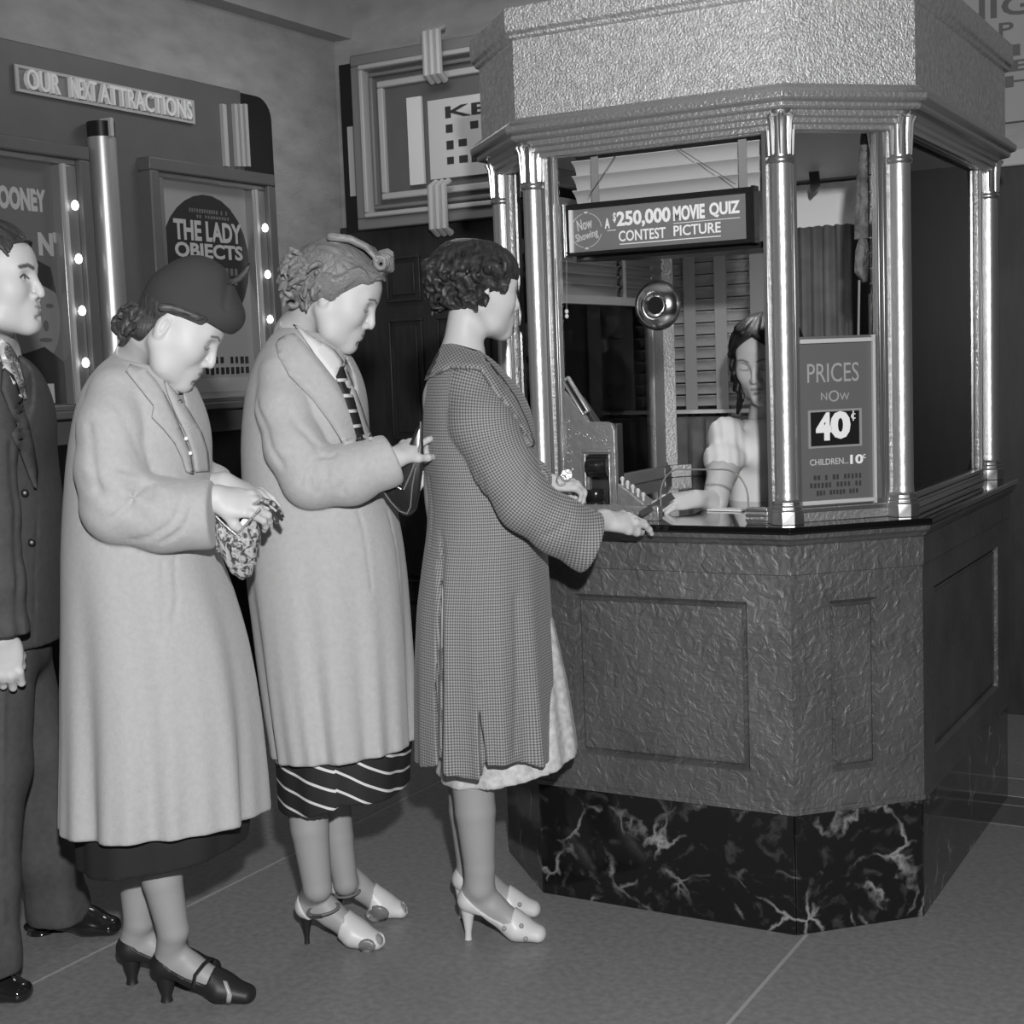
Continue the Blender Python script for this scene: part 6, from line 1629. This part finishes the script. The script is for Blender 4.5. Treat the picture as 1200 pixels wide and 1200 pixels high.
# stool that carries her
st = empty('stool', tuple(c2w((.72, 3.97, .16))), YAW, 'round stool under the cashier inside the booth', 'stool')
sx, sy = st.location.x, st.location.y
zt_ = at(905, 800, 3.96)[2]-.03
MB().lathe([(.02, zt_-.05), (.15, zt_-.045), (.16, zt_-.02), (.15, zt_), (.02, zt_+.002)], (0, 0, 0), 24).build('seat', M_dark, st, smooth=True) if False else None
st.rotation_euler = (0, 0, 0)
MB().lathe([(.02, zt_-.05), (.15, zt_-.045), (.16, zt_-.02), (.15, zt_), (.02, zt_+.002)], (sx, sy, 0), 24).build('seat', M_dark, st, smooth=True)
for k in range(4):
    a_ = math.pi/4+k*math.pi/2; MB().tube([(sx+.15*math.cos(a_), sy+.15*math.sin(a_), .16), (sx+.10*math.cos(a_), sy+.10*math.sin(a_), zt_-.045)], .014, 8).build('leg', M_wood, st, smooth=True)

# ---------------------------------------------------------------- ticket machine and small things on the counter
YM = CYY+.20
Mm = plane_frame((0, YM, 0), (1, 0, 0), (0, 0, 1))
def PM(px, py): q = onY(px, py, YM); return q[0], q[2]
tmx = empty('ticket_machine', (PM(690, 600)[0], YM, ZK), label='ornate cast silver ticket machine behind the left of the front window', cat='ticket machine')
ol = [PM(*q) for q in ((650, 606), (652, 470), (656, 456), (661, 456), (672, 468), (688, 487), (692, 494), (714, 494), (720, 497), (723, 504), (725, 560), (727, 606))]
ol[0] = (ol[0][0], ZK); ol[-1] = (ol[-1][0], ZK)
hole = [PM(*q) for q in ((693, 537), (697, 532), (714, 532), (719, 538), (719, 604), (693, 604))]
# plate built from strips round the opening
x_l, x_r = hole[0][0], hole[3][0]; z_t = hole[1][1]
pl_ = MB()
pl_.prism([ol[0], (x_l, ZK), (x_l, z_t), (x_r, z_t), (x_r, ZK), ol[11], ol[10], ol[9], ol[8], ol[7], ol[6], ol[5], ol[4], ol[3], ol[2], ol[1]], 0, .016, Mm)
plate = pl_.build('cast_plate', M_cast, tmx, bevel=.002)
MB().prism([ol[0], (x_r-.004, ZK), (x_r-.004, ol[7][1]-.008), (ol[6][0], ol[6][1]-.008), ol[4], ol[3], ol[2], ol[1]], -.07, -.036, Mm).build('housing', M_dark, tmx, bevel=.003)
MB().frame((x_l-.014, ZK, x_r+.002, z_t+.014), (x_l-.004, ZK, x_r-.004, z_t+.004), .016, .026, Mm).build('opening_frame', M_cast, tmx, bevel=.003)
orn = MB(); rnd = random.Random(4)
for (px, py) in ((668, 494), (672, 503), (680, 508), (689, 510), (697, 513), (704, 516), (711, 516), (669, 512), (668, 522), (671, 530), (670, 540), (672, 550), (670, 556)):
    x, z = PM(px, py); orn.tube([Mm((a, b, .017)) for a, b, _ in [(x+.007*math.cos(t)*(1-t/9), z+.007*math.sin(t)*(1-t/9), 0) for t in np.linspace(0, 5.2, 9)]], .0016, 6)
orn.build('scroll_relief', M_cast, tmx, smooth=True)
cxs = (x_l+x_r)/2
sp_ = MB(); zc = PM(706, 560)[1]
sp_.tube([(x_l+.004, YM-.018, PM(706, 545)[1]), (x_r-.002, YM-.018, PM(706, 545)[1])], .030, 20)
sp_.build('upper_roller', M_bronze, tmx, smooth=True)
sp_ = MB(); sp_.lathe([(.024, ZK), (.027, ZK+.006), (.025, ZK+.012), (.026, ZK+.030), (.023, ZK+.036), (.027, ZK+.044), (.027, ZK+.060), (.024, ZK+.066)], (cxs, YM-.045, 0), 22); sp_.build('lower_spool', M_bronze, tmx, smooth=True)
fm = [PM(664, 444), PM(689, 485)]; dx, dz = fm[1][0]-fm[0][0], fm[1][1]-fm[0][1]; ln = math.hypot(dx, dz); ux, uz = dx/ln, dz/ln
Mo = lambda p: Mm((fm[0][0]+ux*p[0]-uz*p[1], fm[0][1]+uz*p[0]+ux*p[1], p[2]))
MB().frame((0, -.008, ln, .014), (.007, -.002, ln-.007, .008), .004, .020, Mo).build('number_holder', mat('holder_metal', .5, .35, .6), tmx, bevel=.002)
MB().box((.007, -.002, .006), (ln-.007, .008, .012), Mo).build('number_strip', M_black, tmx)
kb = [PM(726, 606), PM(760, 606), PM(759, 590), PM(727, 566)]; kb = [(kb[0][0], ZK), (kb[1][0], ZK), kb[2], kb[3]]
MB().prism(kb, -.05, .02, Mm).build('key_box', M_cast, tmx, bevel=.003)
for k in range(5):
    x = kb[3][0]+(kb[2][0]-kb[3][0])*(k+.4)/5.2; z = kb[3][1]+(kb[2][1]-kb[3][1])*(k+.4)/5.2
    MB().lathe([(.003, -.004), (.0035, .008), (.0055, .012), (.0058, .017), (.003, .020), (.001, .021)], (x, YM-.0, z), 12).build('key', mat('glass_key', .75, .12, 0., coat=.5), tmx, smooth=True)
# change held out over the sill and papers
q0 = w2c(onZ(770, 592, 1.0)); nt_a = at(752, 600, 3.44); nt_b = at(786, 581, 3.56)
B6 = held('banknote', 'dark folded banknote passing between customer and cashier at the wicket', 'banknote', .35, 3.5)
d_ = (nt_b-nt_a); u_ = d_/np.linalg.norm(d_); v_ = A_(.1, .6, .5); v_ -= u_*(v_@u_); v_ /= np.linalg.norm(v_)
B6.mesh('note', MB().prism([(-.010, -.010), (np.linalg.norm(d_)+.008, -.012), (np.linalg.norm(d_)+.008, .008), (-.010, .004)], -.001, .001, lambda p: nt_a+u_*p[0]+v_*p[1]+np.cross(u_, v_)*p[2]), mat('banknote_paper', .07, .7), smooth=False)
q = onZ(850, 600, ZK)
pb = MB().prism([(-.05, -.022), (.045, -.03), (.05, .02), (-.045, .024)], .0, .004, lambda p: np.array([q[0]+p[0]-.005, q[1]+.035+p[1], ZK+.001+p[2]])).build('ticket_slip', M_white)
tag(pb, 'white paper slips lying on the black counter under the wicket', 'paper')
kr = held('key_ring', 'small round coin and keys in the far hand of the woman in the checked coat', 'keys', .13, 3.48)
kc = at(658, 562, 3.44)
kr.mesh('ring', MB().tube(ring_pts(kc, A_(1, 0, 0), A_(0, -.3, .95), .012, .012, 16), .0012, 6), M_chrome)
kr.mesh('coin', MB().lathe([(.001, -.001), (.013, -.001), (.013, .001), (.001, .001)], (0, 0, 0), 18, lambda p: at(664, 556, 3.44)+A_(p[0], p[2], p[1])), M_silver)
